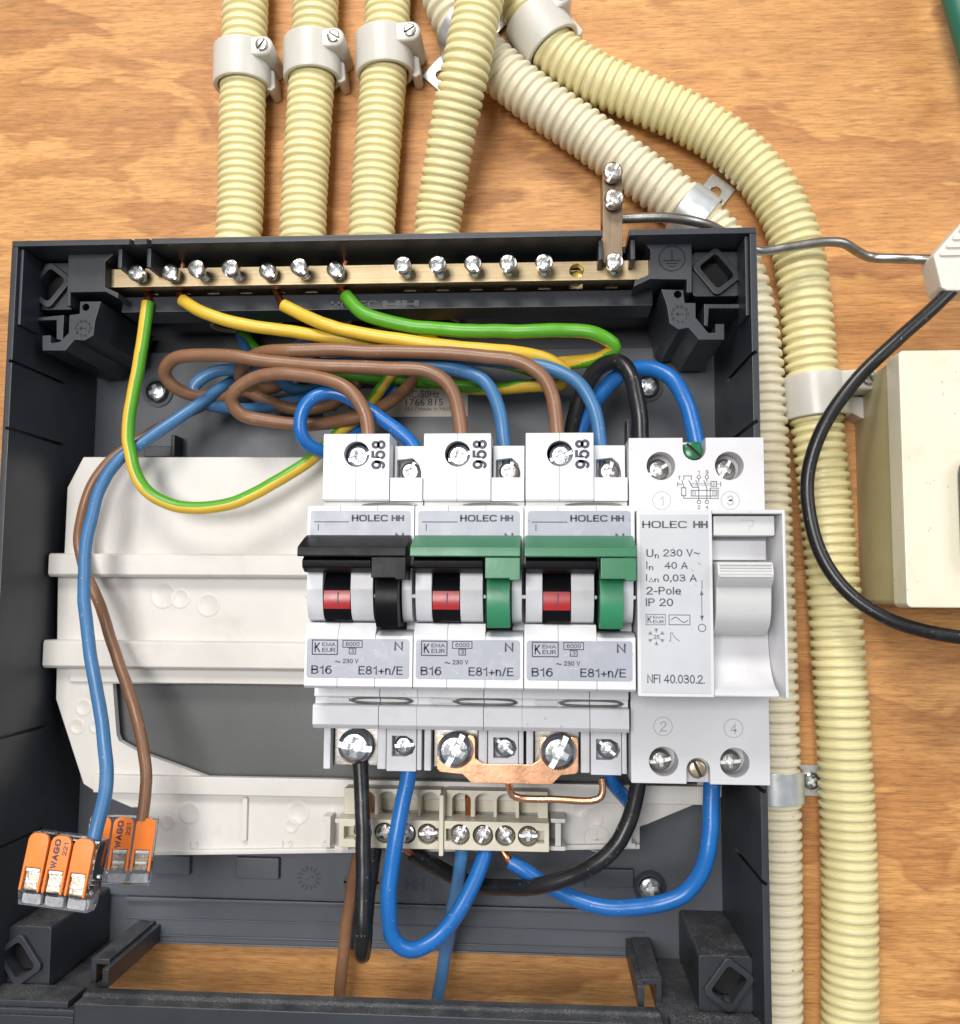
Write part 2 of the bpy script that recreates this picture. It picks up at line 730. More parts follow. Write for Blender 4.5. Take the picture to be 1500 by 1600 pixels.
def wood():
    m, nt, p = _nodes('plywood_veneer')
    tc = nt.nodes.new('ShaderNodeTexCoord')
    obj = tc.outputs['Object']

    def mapped(sc, loc=(0, 0, 0)):
        mp = nt.nodes.new('ShaderNodeMapping')
        mp.inputs['Scale'].default_value = sc
        mp.inputs['Location'].default_value = loc
        nt.links.new(obj, mp.inputs['Vector'])
        return mp.outputs[0]
    warp = nt.nodes.new('ShaderNodeTexNoise')
    warp.inputs['Scale'].default_value = 1.0
    warp.inputs['Detail'].default_value = 3
    nt.links.new(mapped((13, 9, 26)), warp.inputs['Vector'])
    wv = nt.nodes.new('ShaderNodeVectorMath')
    wv.operation = 'MULTIPLY_ADD'
    wv.inputs[1].default_value = (.03, .02, .035)
    nt.links.new(warp.outputs['Color'], wv.inputs[0])
    nt.links.new(obj, wv.inputs[2])

    def wmapped(sc, loc=(0, 0, 0)):
        mp = nt.nodes.new('ShaderNodeMapping')
        mp.inputs['Scale'].default_value = sc
        mp.inputs['Location'].default_value = loc
        nt.links.new(wv.outputs[0], mp.inputs['Vector'])
        return mp.outputs[0]
    fig = _noise(nt, 1.0, 6, .62, wmapped((3.0, 1, 9), (.3, 0, 1.7)))
    fig2 = _noise(nt, 1.0, 4, .6, mapped((7, 1, 95), (2.3, 0, .4)))
    streak = _noise(nt, 1.0, 6, .72, mapped((42, 1, 850)))
    fibre = _noise(nt, 1.0, 3, .6, mapped((170, 1, 2100), (1, 0, 3)))
    pore = _noise(nt, 1.0, 2, .5, mapped((210, 1, 1900)))
    blot = _noise(nt, 1.0, 4, .6, mapped((16, 1, 22), (5, 0, 3)))
    c = _ramp(nt, fig, [(.28, (.74, .43, .175)), (.40, (.68, .37, .14)), (.41, (.50, .245, .085)), (.487, (.70, .39, .15)), (.50, (.49, .235, .082)), (.577, (.69, .38, .145)), (.59, (.45, .21, .073)), (.70, (.72, .41, .165))])
    c = _mix(nt, c, _ramp(nt, fig2, [(.3, (.80, .72, .60)), (.65, (.97, .93, .84))]), 1.0, 'MULTIPLY')
    c = _mix(nt, c, _ramp(nt, streak, [(.28, (.62, .53, .44)), (.5, (.98, .96, .94)), (.72, (1.16, 1.15, 1.1))]), 1.0, 'MULTIPLY')
    c = _mix(nt, c, _ramp(nt, fibre, [(.34, (.74, .67, .58)), (.5, (1, .99, .97)), (.66, (1.16, 1.14, 1.1))]), .9, 'MULTIPLY')
    c = _mix(nt, c, (.16, .075, .03), _ramp(nt, pore, [(.635, (0, 0, 0)), (.69, (.5, .5, .5))]))
    c = _mix(nt, c, (.24, .13, .06), _ramp(nt, blot, [(.60, (0, 0, 0)), (.80, (.45, .45, .45))]))
    nt.links.new(c, p.inputs['Base Color'])
    mr = nt.nodes.new('ShaderNodeMapRange')
    mr.inputs['To Min'].default_value = .38
    mr.inputs['To Max'].default_value = .62
    nt.links.new(streak, mr.inputs['Value'])
    nt.links.new(mr.outputs[0], p.inputs['Roughness'])
    b = nt.nodes.new('ShaderNodeBump')
    b.inputs['Strength'].default_value = .6
    b.inputs['Distance'].default_value = .0004
    nt.links.new(streak, b.inputs['Height'])
    nt.links.new(b.outputs[0], p.inputs['Normal'])
    return m


GREYD = ((.16, .14, .11), .35)
M_WOOD = wood()
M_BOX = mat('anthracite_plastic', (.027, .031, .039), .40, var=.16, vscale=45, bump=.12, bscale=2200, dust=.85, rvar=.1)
M_BOXIN = mat('lit_anthracite_floor', (.088, .097, .115), .42, var=.2, vscale=26, bump=.06, bscale=1500, rvar=.12)  # same plastic as the walls, lightened to imitate light reaching the floor
M_BACK = mat('dark_grey_backing', (.085, .088, .09), .42, var=.12, vscale=20, bump=.05)
M_MARK = mat('moulded_mark', (.055, .06, .072), .5, bump=0)
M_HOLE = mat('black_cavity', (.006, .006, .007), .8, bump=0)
M_CREAM = mat('cream_plastic', (.63, .61, .58), .42, var=.05, vscale=40, bump=.10, bscale=160, dirt=((.42, .39, .33), .4))
M_CREAM2 = mat('cream_terminal_plastic', (.62, .58, .47), .4, var=.07, vscale=120, bump=.05, dirt=((.3, .27, .2), .4))
M_WHITE = mat('white_plastic', (.66, .665, .70), .38, var=.04, vscale=60, bump=.05, dirt=((.50, .46, .36), .4), specks=.25)
M_WHITE2 = mat('aged_white_plastic', (.66, .65, .62), .42, var=.06, vscale=70, bump=.05, dirt=((.42, .40, .30), .5))
M_RCD = mat('pale_grey_plastic', (.62, .62, .645), .36, var=.04, vscale=50, bump=.05, dirt=((.47, .45, .38), .35), specks=.3)
M_TOG = mat('light_grey_plastic', (.58, .585, .59), .36, var=.04, vscale=80, bump=.04, specks=.2)
M_LAB = mat('silver_grey_label', (.335, .35, .41), .40, var=.05, vscale=110, bump=.05, bscale=600, dirt=((.60, .62, .66), .35), specks=.3)
M_LAB2 = mat('pale_label', (.50, .515, .545), .38, var=.04, vscale=110, bump=.04, bscale=600, specks=.35)
M_INK = mat('dark_ink', (.045, .048, .075), .55, bump=0, var=.25, vscale=300)
M_INK2 = mat('grey_ink', (.085, .088, .11), .55, bump=0, var=.3, vscale=300)
M_EMB = mat('embossed_grey', (.40, .405, .43), .45, bump=0, var=.05)
M_BLK = mat('black_lever_plastic', (.006, .006, .008), .34, var=.2, bump=.05, spec=.12)
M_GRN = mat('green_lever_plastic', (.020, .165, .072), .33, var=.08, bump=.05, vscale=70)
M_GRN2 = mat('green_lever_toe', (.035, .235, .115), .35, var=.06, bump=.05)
M_RED = mat('red_flag', (.40, .022, .025), .3, bump=.02)
M_NICK = mat('nickel', (.55, .52, .49), .2, metal=1, var=.2, vscale=500, bump=.12, bscale=1800, dirt=((.28, .24, .2), .8), rvar=.1)
M_ZINC = mat('zinc', (.50, .53, .56), .2, metal=1, var=.18, vscale=400, bump=.12, bscale=1600, dirt=((.25, .27, .28), .7), rvar=.1)
M_OLD = mat('tarnished_nickel', (.48, .40, .33), .3, metal=1, var=.35, vscale=420, bump=.2, bscale=1500, dirt=((.14, .1, .07), .9))
M_STEEL = mat('steel', (.36, .35, .33), .33, metal=1, var=.2, vscale=200, bump=.08, bscale=1200, dirt=((.22, .2, .18), .6))
M_GALV = mat('galvanised_strip', (.66, .69, .70), .36, metal=.65, var=.1, vscale=160, bump=.15, bscale=260, dirt=((.4, .4, .4), .5))
M_BRASS = brushed('brass_bar', (.56, .44, .27), .40, 'x', .4)
M_BRASSY = mat('bright_brass', (.85, .62, .18), .25, metal=1, var=.1, bump=.05)
M_BRONZE = brushed('dull_brass_strip', (.25, .19, .135), .42, 'z')
M_COP = mat('copper', (.98, .53, .32), .28, metal=1, var=.07, vscale=120, bump=.08, bscale=900, dirt=((.62, .30, .16), .5))
M_COPD = mat('copper_wire', (.72, .30, .16), .32, metal=1, var=.15, vscale=600, bump=.05)
M_SBR = mat('brass_screw', (.62, .52, .36), .32, metal=1, var=.15, vscale=400, bump=.08)
M_GSC = mat('green_painted_screw', (.012, .13, .05), .25, var=.1, bump=.05)
M_WBR = mat('brown_sheath', (.225, .110, .058), .36, var=.10, vscale=60, bump=.05, dirt=((.36, .24, .17), .35), flecks=.35)
M_WLB = mat('light_blue_sheath', (.048, .158, .335), .36, var=.10, vscale=60, bump=.05, dirt=((.16, .28, .42), .35), flecks=.35)
M_WLBD = mat('dusty_blue_sheath', (.075, .175, .33), .42, var=.16, vscale=90, bump=.1, dirt=((.28, .29, .28), .6))
M_WBL = mat('bright_blue_sheath', (.010, .125, .41), .30, var=.08, vscale=60, bump=.05, dirt=((.06, .18, .45), .3), flecks=.35)
M_WBK = mat('black_sheath', (.011, .011, .013), .32, var=.2, vscale=80, bump=.05, dirt=((.06, .06, .06), .4), flecks=.35)
M_WYE = mat('yellow_sheath', (.72, .47, .045), .36, var=.07, vscale=70, bump=.05, dirt=((.5, .34, .07), .3), flecks=.35)
M_WGR = mat('green_sheath', (.085, .33, .014), .36, var=.09, vscale=70, bump=.05, dirt=((.14, .3, .05), .3), flecks=.35)
M_CON = mat('yellow_conduit', (.76, .685, .385), .40, var=.06, vscale=28, bump=.05, dirt=((.60, .52, .24), .35))
M_CONB = mat('olive_yellow_conduit', (.73, .66, .365), .40, var=.07, vscale=25, bump=.05, dirt=((.50, .44, .2), .45))
M_CONC = mat('cream_conduit', (.73, .665, .49), .42, var=.06, vscale=28, bump=.05, dirt=((.52, .44, .3), .35), specks=.6)
M_CLIP = mat('milky_nylon', (.60, .58, .535), .33, var=.05, vscale=60, bump=.04, sss=.35)
M_ORG = mat('orange_lever', (.86, .205, .02), .36, var=.04, vscale=120, bump=.04)
M_CLR = clear('clear_polycarbonate')
M_GLINT = mat('pale_highlight_plastic', (.78, .80, .86), .22, var=.2, vscale=600, bump=.3, bscale=1400, dirt=((.35, .36, .4), .8))  # opaque pale tone imitating highlights in clear plastic
M_STK = mat('beige_sticker', (.60, .54, .46), .5, var=.1, vscale=70, bump=.03)
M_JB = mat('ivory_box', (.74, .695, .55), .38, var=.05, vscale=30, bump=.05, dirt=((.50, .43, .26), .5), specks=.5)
M_JBSHADE = mat('shaded_box_side', (.46, .405, .235), .42, var=.08, vscale=30, bump=.05, dirt=((.30, .25, .13), .5))  # ivory plastic darkened: the shade on the box sides is put into the colour
M_LIDSHADE = mat('dark_grey_shade', (.06, .06, .065), .4, var=.1)  # dark grey imitating shade on the lid
M_WCON = mat('white_porcelain_plastic', (.70, .66, .60), .4, var=.04, bump=.04)
M_HOSE = mat('green_hose', (.018, .13, .085), .4, var=.1)

M_SLOT = mat('bare_driver_recess', (.86, .88, .90), .42, metal=.85, var=.15, vscale=700, bump=.15, bscale=2000, dirt=((.30, .31, .32), .7))
M_DARKSLOT = mat('dark_slot_metal', (.05, .045, .04), .6, metal=.3, bump=.05)  # slot faces darker than the screw head

# ---------------------------------------------------------------- screw shapes (meshes shared by all screws of a kind)


def screw_mesh(name, R, h, material, kind='combi', dome=.35, shank=None, n=28):
    mb = MB()
    prof = [(0, -h * .2), (R * .98, -h * .2), (R, 0), (R, h * (1 - dome)), (R * .93, h * (1 - dome * .55)), (R * .72, h * (1 - dome * .12)), (0, h)]
    if shank:
        sr, sl = shank
        pr = [(0, -h * .2 - sl)]
        k = int(sl / .7)
        for i in range(k + 1):
            z = -h * .2 - sl + sl * i / max(k, 1)
            pr += [(sr, z), (sr * .86, z + .35 * sl / max(k, 1))]
        prof = pr + prof[1:]
    mb.lathe(prof, (0, 0, 0), (0, 0, 1), n)
    cuts = []
    d = h * .72
    if kind in ('combi', 'slot'):
        w = R * (.165 if kind == 'combi' else .16)
        cuts.append(MB().box(-R * 1.1, R * 1.1, -w, w, h - d * .8, h + 2))
    if kind in ('combi', 'cross', 'pozi'):
        a = R * (.56 if kind == 'combi' else .6)
        b = R * .17
        for rot in (0, 90):
            top = rotpoly([(-a, -b), (a, -b), (a, b), (-a, b)], (0, 0), rot)
            bot = rotpoly([(-a * .55, -b * .7), (a * .55, -b * .7), (a * .55, b * .7), (-a * .55, b * .7)], (0, 0), rot)
            bot = [(x * (1 + .002 * rot), y) for x, y in bot]
            cuts.append(MB().prism(bot, h - d * 1.5 - rot * .0007, h + 1.5 + rot * .0007, 0, [(x * 1.35, y * 1.35) for x, y in top]))
        if kind in ('pozi', 'combi'):
            q = R * .30
            sq = rotpoly([(-q, -q), (q, -q), (q, q), (-q, q)], (0, 0), 45)
            cuts.append(MB().prism([(x * .6, y * .6) for x, y in sq], h - d * 1.2, h + 1, 0, [(x * 1.35, y * 1.35) for x, y in sq]))
    for c in cuts:
        c.m = [1] * len(c.m)
    return make_mesh(mb, name, [material, M_DARKSLOT if kind == 'slot' else M_SLOT], cut=cuts, ang=30)


SC_BAR = screw_mesh('bar_screw', 2.45, 2.1, M_NICK, 'combi', .25, (1.55, 9))
SC_OLD = screw_mesh('strip_screw', 2.75, 2.2, M_OLD, 'combi', .25, (1.6, 6))
SC_BIG = screw_mesh('terminal_screw', 4.7, 2.6, M_ZINC, 'combi', .75)
SC_MID = screw_mesh('clamp_screw', 2.75, 2.2, M_ZINC, 'combi', .6)
SC_SML = screw_mesh('neutral_screw', 2.75, 2.2, M_NICK, 'combi', .6)
SC_FLR = screw_mesh('mounting_screw', 3.5, 1.7, M_ZINC, 'pozi', .5)
SC_SLOT = screw_mesh('slot_screw', 2.35, 1.6, M_SBR, 'slot', .25)
SC_GRN = screw_mesh('green_screw', 2.5, 1.8, M_GSC, 'slot', .3)
SC_TRM = screw_mesh('block_screw', 2.55, 2.0, M_NICK, 'combi', .45)
SC_CLP = screw_mesh('clip_screw', 2.1, 1.0, M_STEEL, 'slot', .3)
SC_SAD = screw_mesh('saddle_screw', 2.7, 1.5, M_ZINC, 'pozi', .6)

# ---------------------------------------------------------------- the board
mb = MB().box(-330, 380, -360, 380, -12, 0)
board = build(mb, 'plywood_board', M_WOOD, org=(0, 0, 0))
board['kind'] = 'structure'

# ---------------------------------------------------------------- the enclosure
CX = 12.2
XL, XR, YB, YT, ZR = -91.6, 116.0, -133.0, 77.0, 51.0
box = thing('distribution_box', 'open anthracite plastic distribution box base screwed to the plywood board', 'fuse box', (CX, YB, 0))

CONDUIT_X = (-41.0, -19.0, 3.4, 25.0)
# back panel: deep shelf at the top, main floor, sunken foot strip
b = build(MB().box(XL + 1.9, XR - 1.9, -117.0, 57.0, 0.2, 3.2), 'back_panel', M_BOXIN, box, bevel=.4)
build(MB().box(XL + 1.9, XR - 1.9, 57.05, YT - 1.9, 0.2, 1.4), 'entry_shelf', M_BOX, box)
mb = MB().box(XL + 1.9, XR - 1.9, -131.6, -117.05, 0.2, 2.2)
build(mb, 'foot_strip', M_BOXIN, box, bevel=.3)
for y0, y1, z in ((-118.6, -117.3, 3.9), (-124.2, -123.8, 2.7), (-129.3, -128.8, 2.8), (-131.5, -130.9, 3.0)):
    build(MB().box(-72, 90, y0, y1, 2.1, z), 'foot_rib', M_BOXIN, box, bevel=.25)

# side walls with snap slits
ysl = [at(10, 563, ZR).y, at(5, 668, ZR).y]
cuts = [MB().prism(rotpoly([(XL + .8, y - .45), (XL + 5, y - .45), (XL + 5, y + .45), (XL + .8, y + .45)], (XL, y), -8), 22, 60) for y in ysl]
cuts += [MB().box(XL + .8, XL + 5, y - .5, y + .5, 24, 60) for y in (-62, -92)]
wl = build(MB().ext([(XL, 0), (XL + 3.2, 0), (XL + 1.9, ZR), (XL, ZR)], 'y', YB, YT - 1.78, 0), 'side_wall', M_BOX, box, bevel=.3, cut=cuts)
ysr = [at(1187, 547, ZR).y, at(1190, 655, ZR).y, at(1200, 1240, ZR).y, at(1204, 1385, ZR).y]
cuts = [MB().prism(rotpoly([(XR - 4, y - .5), (XR - .7, y - .5), (XR - .7, y + .5), (XR - 4, y + .5)], (XR, y), 30 if y > 0 else -30), 22, 60) for y in ysr]
build(MB().ext([(XR - 3.2, 0), (XR, 0), (XR, ZR), (XR - 1.9, ZR)], 'y', YB, YT - 1.78, 0), 'side_wall', M_BOX, box, bevel=.3, cut=cuts)
# a thin lip inside each rim
build(MB().box(XL + 2.0, XL + 3.0, 53, YT - 2.0, 40, ZR - 1.2), 'rim_lip', M_BOX, box, bevel=.25)
build(MB().box(XR - 3.0, XR - 2.0, 53, YT - 2.0, 40, ZR - 1.2), 'rim_lip', M_BOX, box, bevel=.25)

# top wall: openings for the conduits, notch for the earth strip, two small V notches
n0, n1 = at(941, 365, ZR).x, at(983, 365, ZR).x
cuts = [MB().box(n0, n1, YT - 9, YT + 3, 38, 60)]
for u in (206, 233):
    x = at(u, 376, ZR).x
    cuts.append(MB().ext([(x - 1.2, ZR + 1), (x + 1.2, ZR + 1), (x, ZR - 1.6)], 'y', YT - 4, YT + 3))
for x in CONDUIT_X:
    cuts.append(MB().cyl((x, YT, 9), 8.45, -6, 6, (0, 1, 0), 32))
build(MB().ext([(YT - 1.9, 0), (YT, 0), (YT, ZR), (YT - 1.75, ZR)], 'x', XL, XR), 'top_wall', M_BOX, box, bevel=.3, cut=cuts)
for u in (192, 237, 938, 988):
    x = at(u, 385, 47).x
    build(MB().box(x - .6, x + .6, 69.5, YT - 1.9, 30, 48.5), 'stiffening_rib', M_BOX, box, bevel=.2)

# bottom wall corners and the front bar
build(MB().box(XL + 1.9, -64, YB, -131.4, 0.2, ZR), 'bottom_wall', M_BOX, box, bevel=.3)
build(MB().box(89, XR - 1.9, YB, -131.4, 0.2, ZR), 'bottom_wall', M_BOX, box, bevel=.3)
build(MB().ext([(-129.6, 41), (-128.9, 45), (-128.9, 46.2), (-129.7, 47), (-129.7, ZR), (-141, ZR), (-141, 41)], 'x', -64, 89), 'front_bar', M_BOX, box, bevel=.3)
build(MB().box(XL, -64.05, -141, YB - .05, 38, ZR), 'front_bar', M_BOX, box, bevel=.3)
build(MB().box(89.05, XR, -141, YB - .05, 38, ZR), 'front_bar', M_BOX, box, bevel=.3)
build(MB().box(-90, -66, -131.3, -129.6, 40, ZR - .6), 'corner_ledge', M_BOX, box, bevel=.3)
build(MB().box(91, XR - 2.0, -131.3, -129.9, 44, ZR - .6), 'corner_ledge', M_BOX, box, bevel=.3)


def socket(cx, cy, z0, z1, post, rot, front):
    """corner boss with a rounded diamond screw socket"""
    hole = rotpoly(rrect(cx - 3.1, cx + 3.1, cy - 4.2, cy + 4.2, 1.2), (cx, cy), rot)
    x0, x1, y0, y1 = post
    build(MB().prism(rrect(x0, x1, y0, y1, 1.2), z0, z1), 'corner_boss', M_BOX, box, bevel=.35, cut=[MB().prism(hole, z1 - 16, z1 + 5)])
    fr = rotpoly(rrect(cx - 4.6, cx + 4.6, cy - 5.7, cy + 5.7, 1.6), (cx, cy), rot)
    build(MB().prism(fr, z1 + .02, z1 + 1.5), 'socket_frame', M_BOX, box, bevel=.25, cut=[MB().prism(hole, z1 - 6, z1 + 5)])
    build(MB().box(cx - 4, cx + 4, cy - 4, cy + 4, z1 - 4.2, z1 - 3.6), 'socket_shade', M_HOLE, box)  # black sheet stands in for the shade deep in the hole


socket(107.2, 68.6, 5, 39, (100.6, 113.9, 61.8, 74.8), 38, 1)
socket(-86.0, 67.6, 5, 39, (-89.5, -79.0, 60.5, 74.8), -38, 1)
socket(107.5, -123.8, 3, 39, (99.8, 114.0, -131.4, -116.8), -36, 1)
socket(-85.6, -123.4, 3, 39, (-89.5, -77.2, -131.4, -114.6), 36, 1)


def pxpoly(pts, z):
    return [(at(u, v, z).x, at(u, v, z).y) for u, v in pts]


# holders of the earth bar and the hooked posts, right ones from the photograph's outline, left ones mirrored
holder = pxpoly([(993, 364), (1081, 364), (1081, 457), (1073, 457), (1073, 437), (1016, 436), (990, 448), (992, 438), (1016, 428), (1016, 390)], 44)
hook = pxpoly([(1033, 452), (1068, 453), (1070, 473), (1087, 473), (1087, 496), (1107, 520), (1118, 520), (1118, 506), (1132, 506), (1132, 531), (1092, 531), (1076, 512), (1060, 515), (1046, 505), (1042, 478)], 43)
catch = pxpoly([(1100, 475), (1158, 475), (1158, 464), (1171, 464), (1171, 501), (1159, 501), (1159, 482), (1108, 482), (1106, 510), (1100, 508)], 41)
# mirrored profile for the left end, taken from the left outline of the photograph
holderl = pxpoly([(107, 388), (188, 388), (165, 408), (164, 449), (185, 458), (184, 466), (165, 456), (110, 457), (110, 478), (104, 478)], 44)
hookl = pxpoly([(158, 471), (125, 471), (124, 490), (108, 492), (107, 520), (93, 534), (79, 536), (79, 524), (66, 524), (66, 548), (102, 548), (116, 531), (132, 532), (146, 524), (149, 500)], 43)
catchl = pxpoly([(100, 492), (38, 498), (33, 487), (22, 487), (21, 522), (34, 522), (38, 502), (88, 500), (88, 530), (98, 532)], 41)
for hd, hk, ct, side in ((holder, hook, catch, 1), (holderl, hookl, catchl, -1)):
    build(MB().prism(hd, 24, 44), 'bar_holder', M_BOX, box, bevel=.2)
    c = at(1059, 460, 43) if side > 0 else at(134, 480, 43)
    hko = build(MB().prism(hk, 6, 43), 'hooked_post', M_BOX, box, bevel=.2, cut=[MB().cyl((c.x, c.y, 43), 1.1, -8, 4)])
    build(MB().prism(ct, 22, 41), 'snap_catch', M_BOX, box, bevel=.2)
    e = MB()
    w = at(1062, 491, 43) if side > 0 else at(130, 513, 43)
    for k in range(10):
        a = 2 * math.pi * k / 10
        text(e, str((k * 3) % 10) + 'L'[:0], w.x + 2.15 * math.cos(a) - .4, w.x + 2.15 * math.cos(a) + .4, w.y + 2.15 * math.sin(a) - .45, w.y + 2.15 * math.sin(a) + .45, 43.04)
    line(e, [(w.x - .9, w.y), (w.x + 1, w.y)], .25, 43.04)
    line(e, [(w.x - .4, w.y - .5), (w.x - .9, w.y), (w.x - .4, w.y + .5)], .25, 43.04)
    build(e, 'date_wheel_mark', M_HOLE, hko)
e = MB()
c = at(1050, 404, 44)
ring(e, c, 3.55, .28, 44.05)
line(e, [(c.x, c.y + 2.4), (c.x, c.y - .6)], .28, 44.05)
for i, w in enumerate((2.3, 1.55, .8)):
    line(e, [(c.x - w, c.y - .6 - i * .85), (c.x + w, c.y - .6 - i * .85)], .28, 44.05)
build(e, 'earth_symbol', M_HOLE, box)

# shelf under the earth bar, with the raised maker's mark
build(MB().ext([(60.4, 24), (60.4, 36.0), (65.4, 35.0), (65.4, 24)], 'x', -66, 90), 'bar_shelf', M_BOX, box, bevel=.3)
e = MB()
zc = 35.75
p0, p1 = at(518, 484, zc), at(655, 468, zc)
text(e, 'HOLEC', p0.x, p0.x + 13.5, p0.y + .2, p1.y - .2, zc + .12, weight=.015)
logo_hh(e, p0.x + 15, p1.x, p0.y + .2, p1.y - .2, zc + .12)
build(e, 'raised_lettering', M_BOX, box)

# guides for the cable plate at the foot: hooked strips running out from the floor
for side in (1, -1):
    fr = pxpoly([(1003, 1530), (1034, 1530), (1034, 1572), (1025, 1572), (1025, 1539), (1003, 1539)], 34)
    bk = pxpoly([(1003, 1530), (1034, 1530), (1034, 1572), (1025, 1572), (1025, 1539), (1003, 1539)], 34)
    x = sum(p[0] for p in fr) / 6
    if side < 0:
        fr = [(2 * CX - p[0] - 1.5, p[1] + .6) for p in fr]
    build(MB().prism(fr, 2, 34), 'plate_guide', M_BOX, box, bevel=.2)
    x0, x1 = min(p[0] for p in fr), max(p[0] for p in fr)
    xa = x0 - 1.6 if side > 0 else x1 - .2
    build(MB().box(xa, xa + 1.8, -131.0, -125.8, 2, 38), 'plate_guide', M_BOX, box, bevel=.2)

# floor details
for u0, u1, v0, v1 in ((240, 297, 1338, 1366), (368, 436, 1341, 1373), (914, 990, 1359, 1386)):
    p0, p1 = at(u0, v1, 5), at(u1, v0, 5)
    build(MB().box(p0.x, p1.x, p0.y, p1.y, 3.0, 5.2), 'stop_block', M_BOXIN, box, bevel=.4)
e = MB()
w = at(483, 1372, 3.2)
for k in range(14):
    a = 2 * math.pi * k / 14
    r = (2.5, 3.5)
    line(e, [(w.x + r[0] * math.cos(a), w.y + r[0] * math.sin(a)), (w.x + r[1] * math.cos(a), w.y + r[1] * math.sin(a))], .6, 3.25)
line(e, [(w.x - 1.2, w.y - .6), (w.x + 1.2, w.y + .3)], .3, 3.25)
line(e, [(w.x + .6, w.y + .9), (w.x + 1.2, w.y + .3)], .3, 3.25)
p0, p1 = at(537, 1388, 3.2), at(664, 1372, 3.2)
text(e, 'HOLEC', p0.x, p0.x + 17, p0.y, p1.y, 3.25, weight=.015)
logo_hh(e, p0.x + 19.3, p1.x, p0.y, p1.y, 3.25)
build(e, 'moulded_marks', M_MARK, box)
# big shallow boss rim on the side wall and the clip slots next to the plate
p0 = at(255, 700, 8)
build(MB().box(p0.x - 6, p0.x + 3, p0.y - 3, p0.y + .5, 3.2, 9), 'plate_clip', M_BOX, box, bevel=.3)
build(MB().box(p0.x + 3.3, p0.x + 4.6, p0.y - 3, p0.y + 4, 3.2, 10), 'plate_clip', M_BOX, box, bevel=.3)
p0 = at(1010, 672, 12)
build(MB().box(p0.x - 6, p0.x - 4.6, p0.y - 4, p0.y + 3.5, 3.2, 12), 'plate_clip', M_BOX, box, bevel=.3)

# mounting screws in the floor
for lab, u, v, s in (('round zinc screw in the box floor at upper left beside the brown wire loop', 245, 612, 20),
                     ('round zinc screw in the box floor seen through the blue and black wire arches', 1012, 603, 50),
                     ('round zinc screw in the box floor above the lower right blue wire', 1016, 1388, 10)):
    p = at(u, v, 4.5)
    build(MB().lathe([(3.9, 0), (5.0, 0), (5.0, .7), (3.9, .7), (3.9, 0)], (p.x, p.y, 3.2), n=28), 'screw_seat', M_BOX, box)
    o = place(SC_FLR, 'mounting_screw', (p.x, p.y, 4.2), None, (0, 0, 1), s)
    tag(o, lab, 'screw', 'screws holding the box to the board')

# sticker on the floor
p0, p1 = at(505, 652, 3.3), at(731, 606, 3.3)
stk = build(MB().box(p0.x, p1.x, p0.y, p1.y, 3.22, 3.34), 'type_sticker', M_STK)
tag(stk, 'beige type sticker printed AC-50Hz on the box floor behind the wires', 'sticker')
e = MB()
for s, u0, v0, u1, v1 in (('AC-50Hz', 633, 622, 686, 610), ('1766.815', 634, 634, 692, 623), ('551 / made in Holland', 632, 642, 716, 635)):
    a, c = at(u0, v0, 3.36), at(u1, v1, 3.36)
    text(e, s, a.x, c.x, a.y, c.y, 3.37)
a, c = at(508, 641, 3.36), at(526, 627, 3.36)
frame(e, a.x, c.x, a.y, c.y, .3, 3.37)
text(e, 'EUR', a.x + .4, c.x - .4, a.y + .4, c.y - 1.2, 3.37)
ring(e, at(553, 634, 3.36), 1.6, .35, 3.37)
build(e, 'print', M_INK, stk)

# ---------------------------------------------------------------- cream mounting plate
ZP = 25.0
M_CREMB = mat('cream_emboss', (.50, .48, .44), .5, bump=0)
plate = thing('mounting_plate', 'cream plastic carrier plate with two moulded rails across the box', 'mounting plate', (CX, -95, 20))
outline = pxpoly([(130, 714), (1128, 714), (1128, 1246), (1108, 1248), (1012, 1288), (1000, 1292), (1000, 1326), (242, 1336), (228, 1336), (228, 1262), (205, 1262), (150, 1238), (130, 1225), (87, 1092), (88, 1045), (90, 902), (100, 868), (105, 762)], ZP)
window = pxpoly([(176, 1068), (1090, 1068), (1090, 1226), (355, 1226), (215, 1174), (186, 1158), (182, 1148)], ZP)
build(MB().prism(outline, 22.6, ZP), 'carrier', M_CREAM, plate, bevel=.35, cut=[MB().prism(window, 15, 30)])
a, c = at(165, 1232, 20), at(1110, 1060, 20)
build(MB().box(a.x, c.x, a.y, c.y, 3.25, 20.4), 'backing_panel', M_BACK, plate, bevel=.3)
for v0, v1 in ((868, 901), (1010, 1044)):
    a, c = at(75 if v0 < 900 else 66, v1, 29), at(1100, v0, 29)
    build(MB().ext([(a.y, 22.7), (a.y, 28.2), (a.y + .8, 29.2), (c.y - .6, 29.2), (c.y, 28.4), (c.y, 22.7)], 'x', a.x, c.x), 'rail', M_CREAM, plate, bevel=.25)
a, c = at(88, 1065, 26), at(1090, 1048, 26)
build(MB().box(a.x + 4, c.x, a.y, c.y, 24.9, 25.9), 'stiffening_rib', M_CREAM, plate, bevel=.25)
a, c = at(146, 1238, 27), at(1118, 1229, 27)
build(MB().box(a.x, c.x, a.y, c.y, 24.9, 27.4), 'stiffening_rib', M_CREAM, plate, bevel=.3)
build(MB().prism(pxpoly([(240, 1337), (1000, 1327), (1000, 1319), (240, 1329)], 26.5), 22.4, 26.6), 'stiffening_rib', M_CREAM, plate, bevel=.3)
a, c = at(377, 1314, 26), at(387, 1246, 26)
build(MB().prism(rrect(a.x, c.x, a.y, c.y, .5), 24.9, 26.2), 'ridge', M_CREAM, plate, bevel=.2)
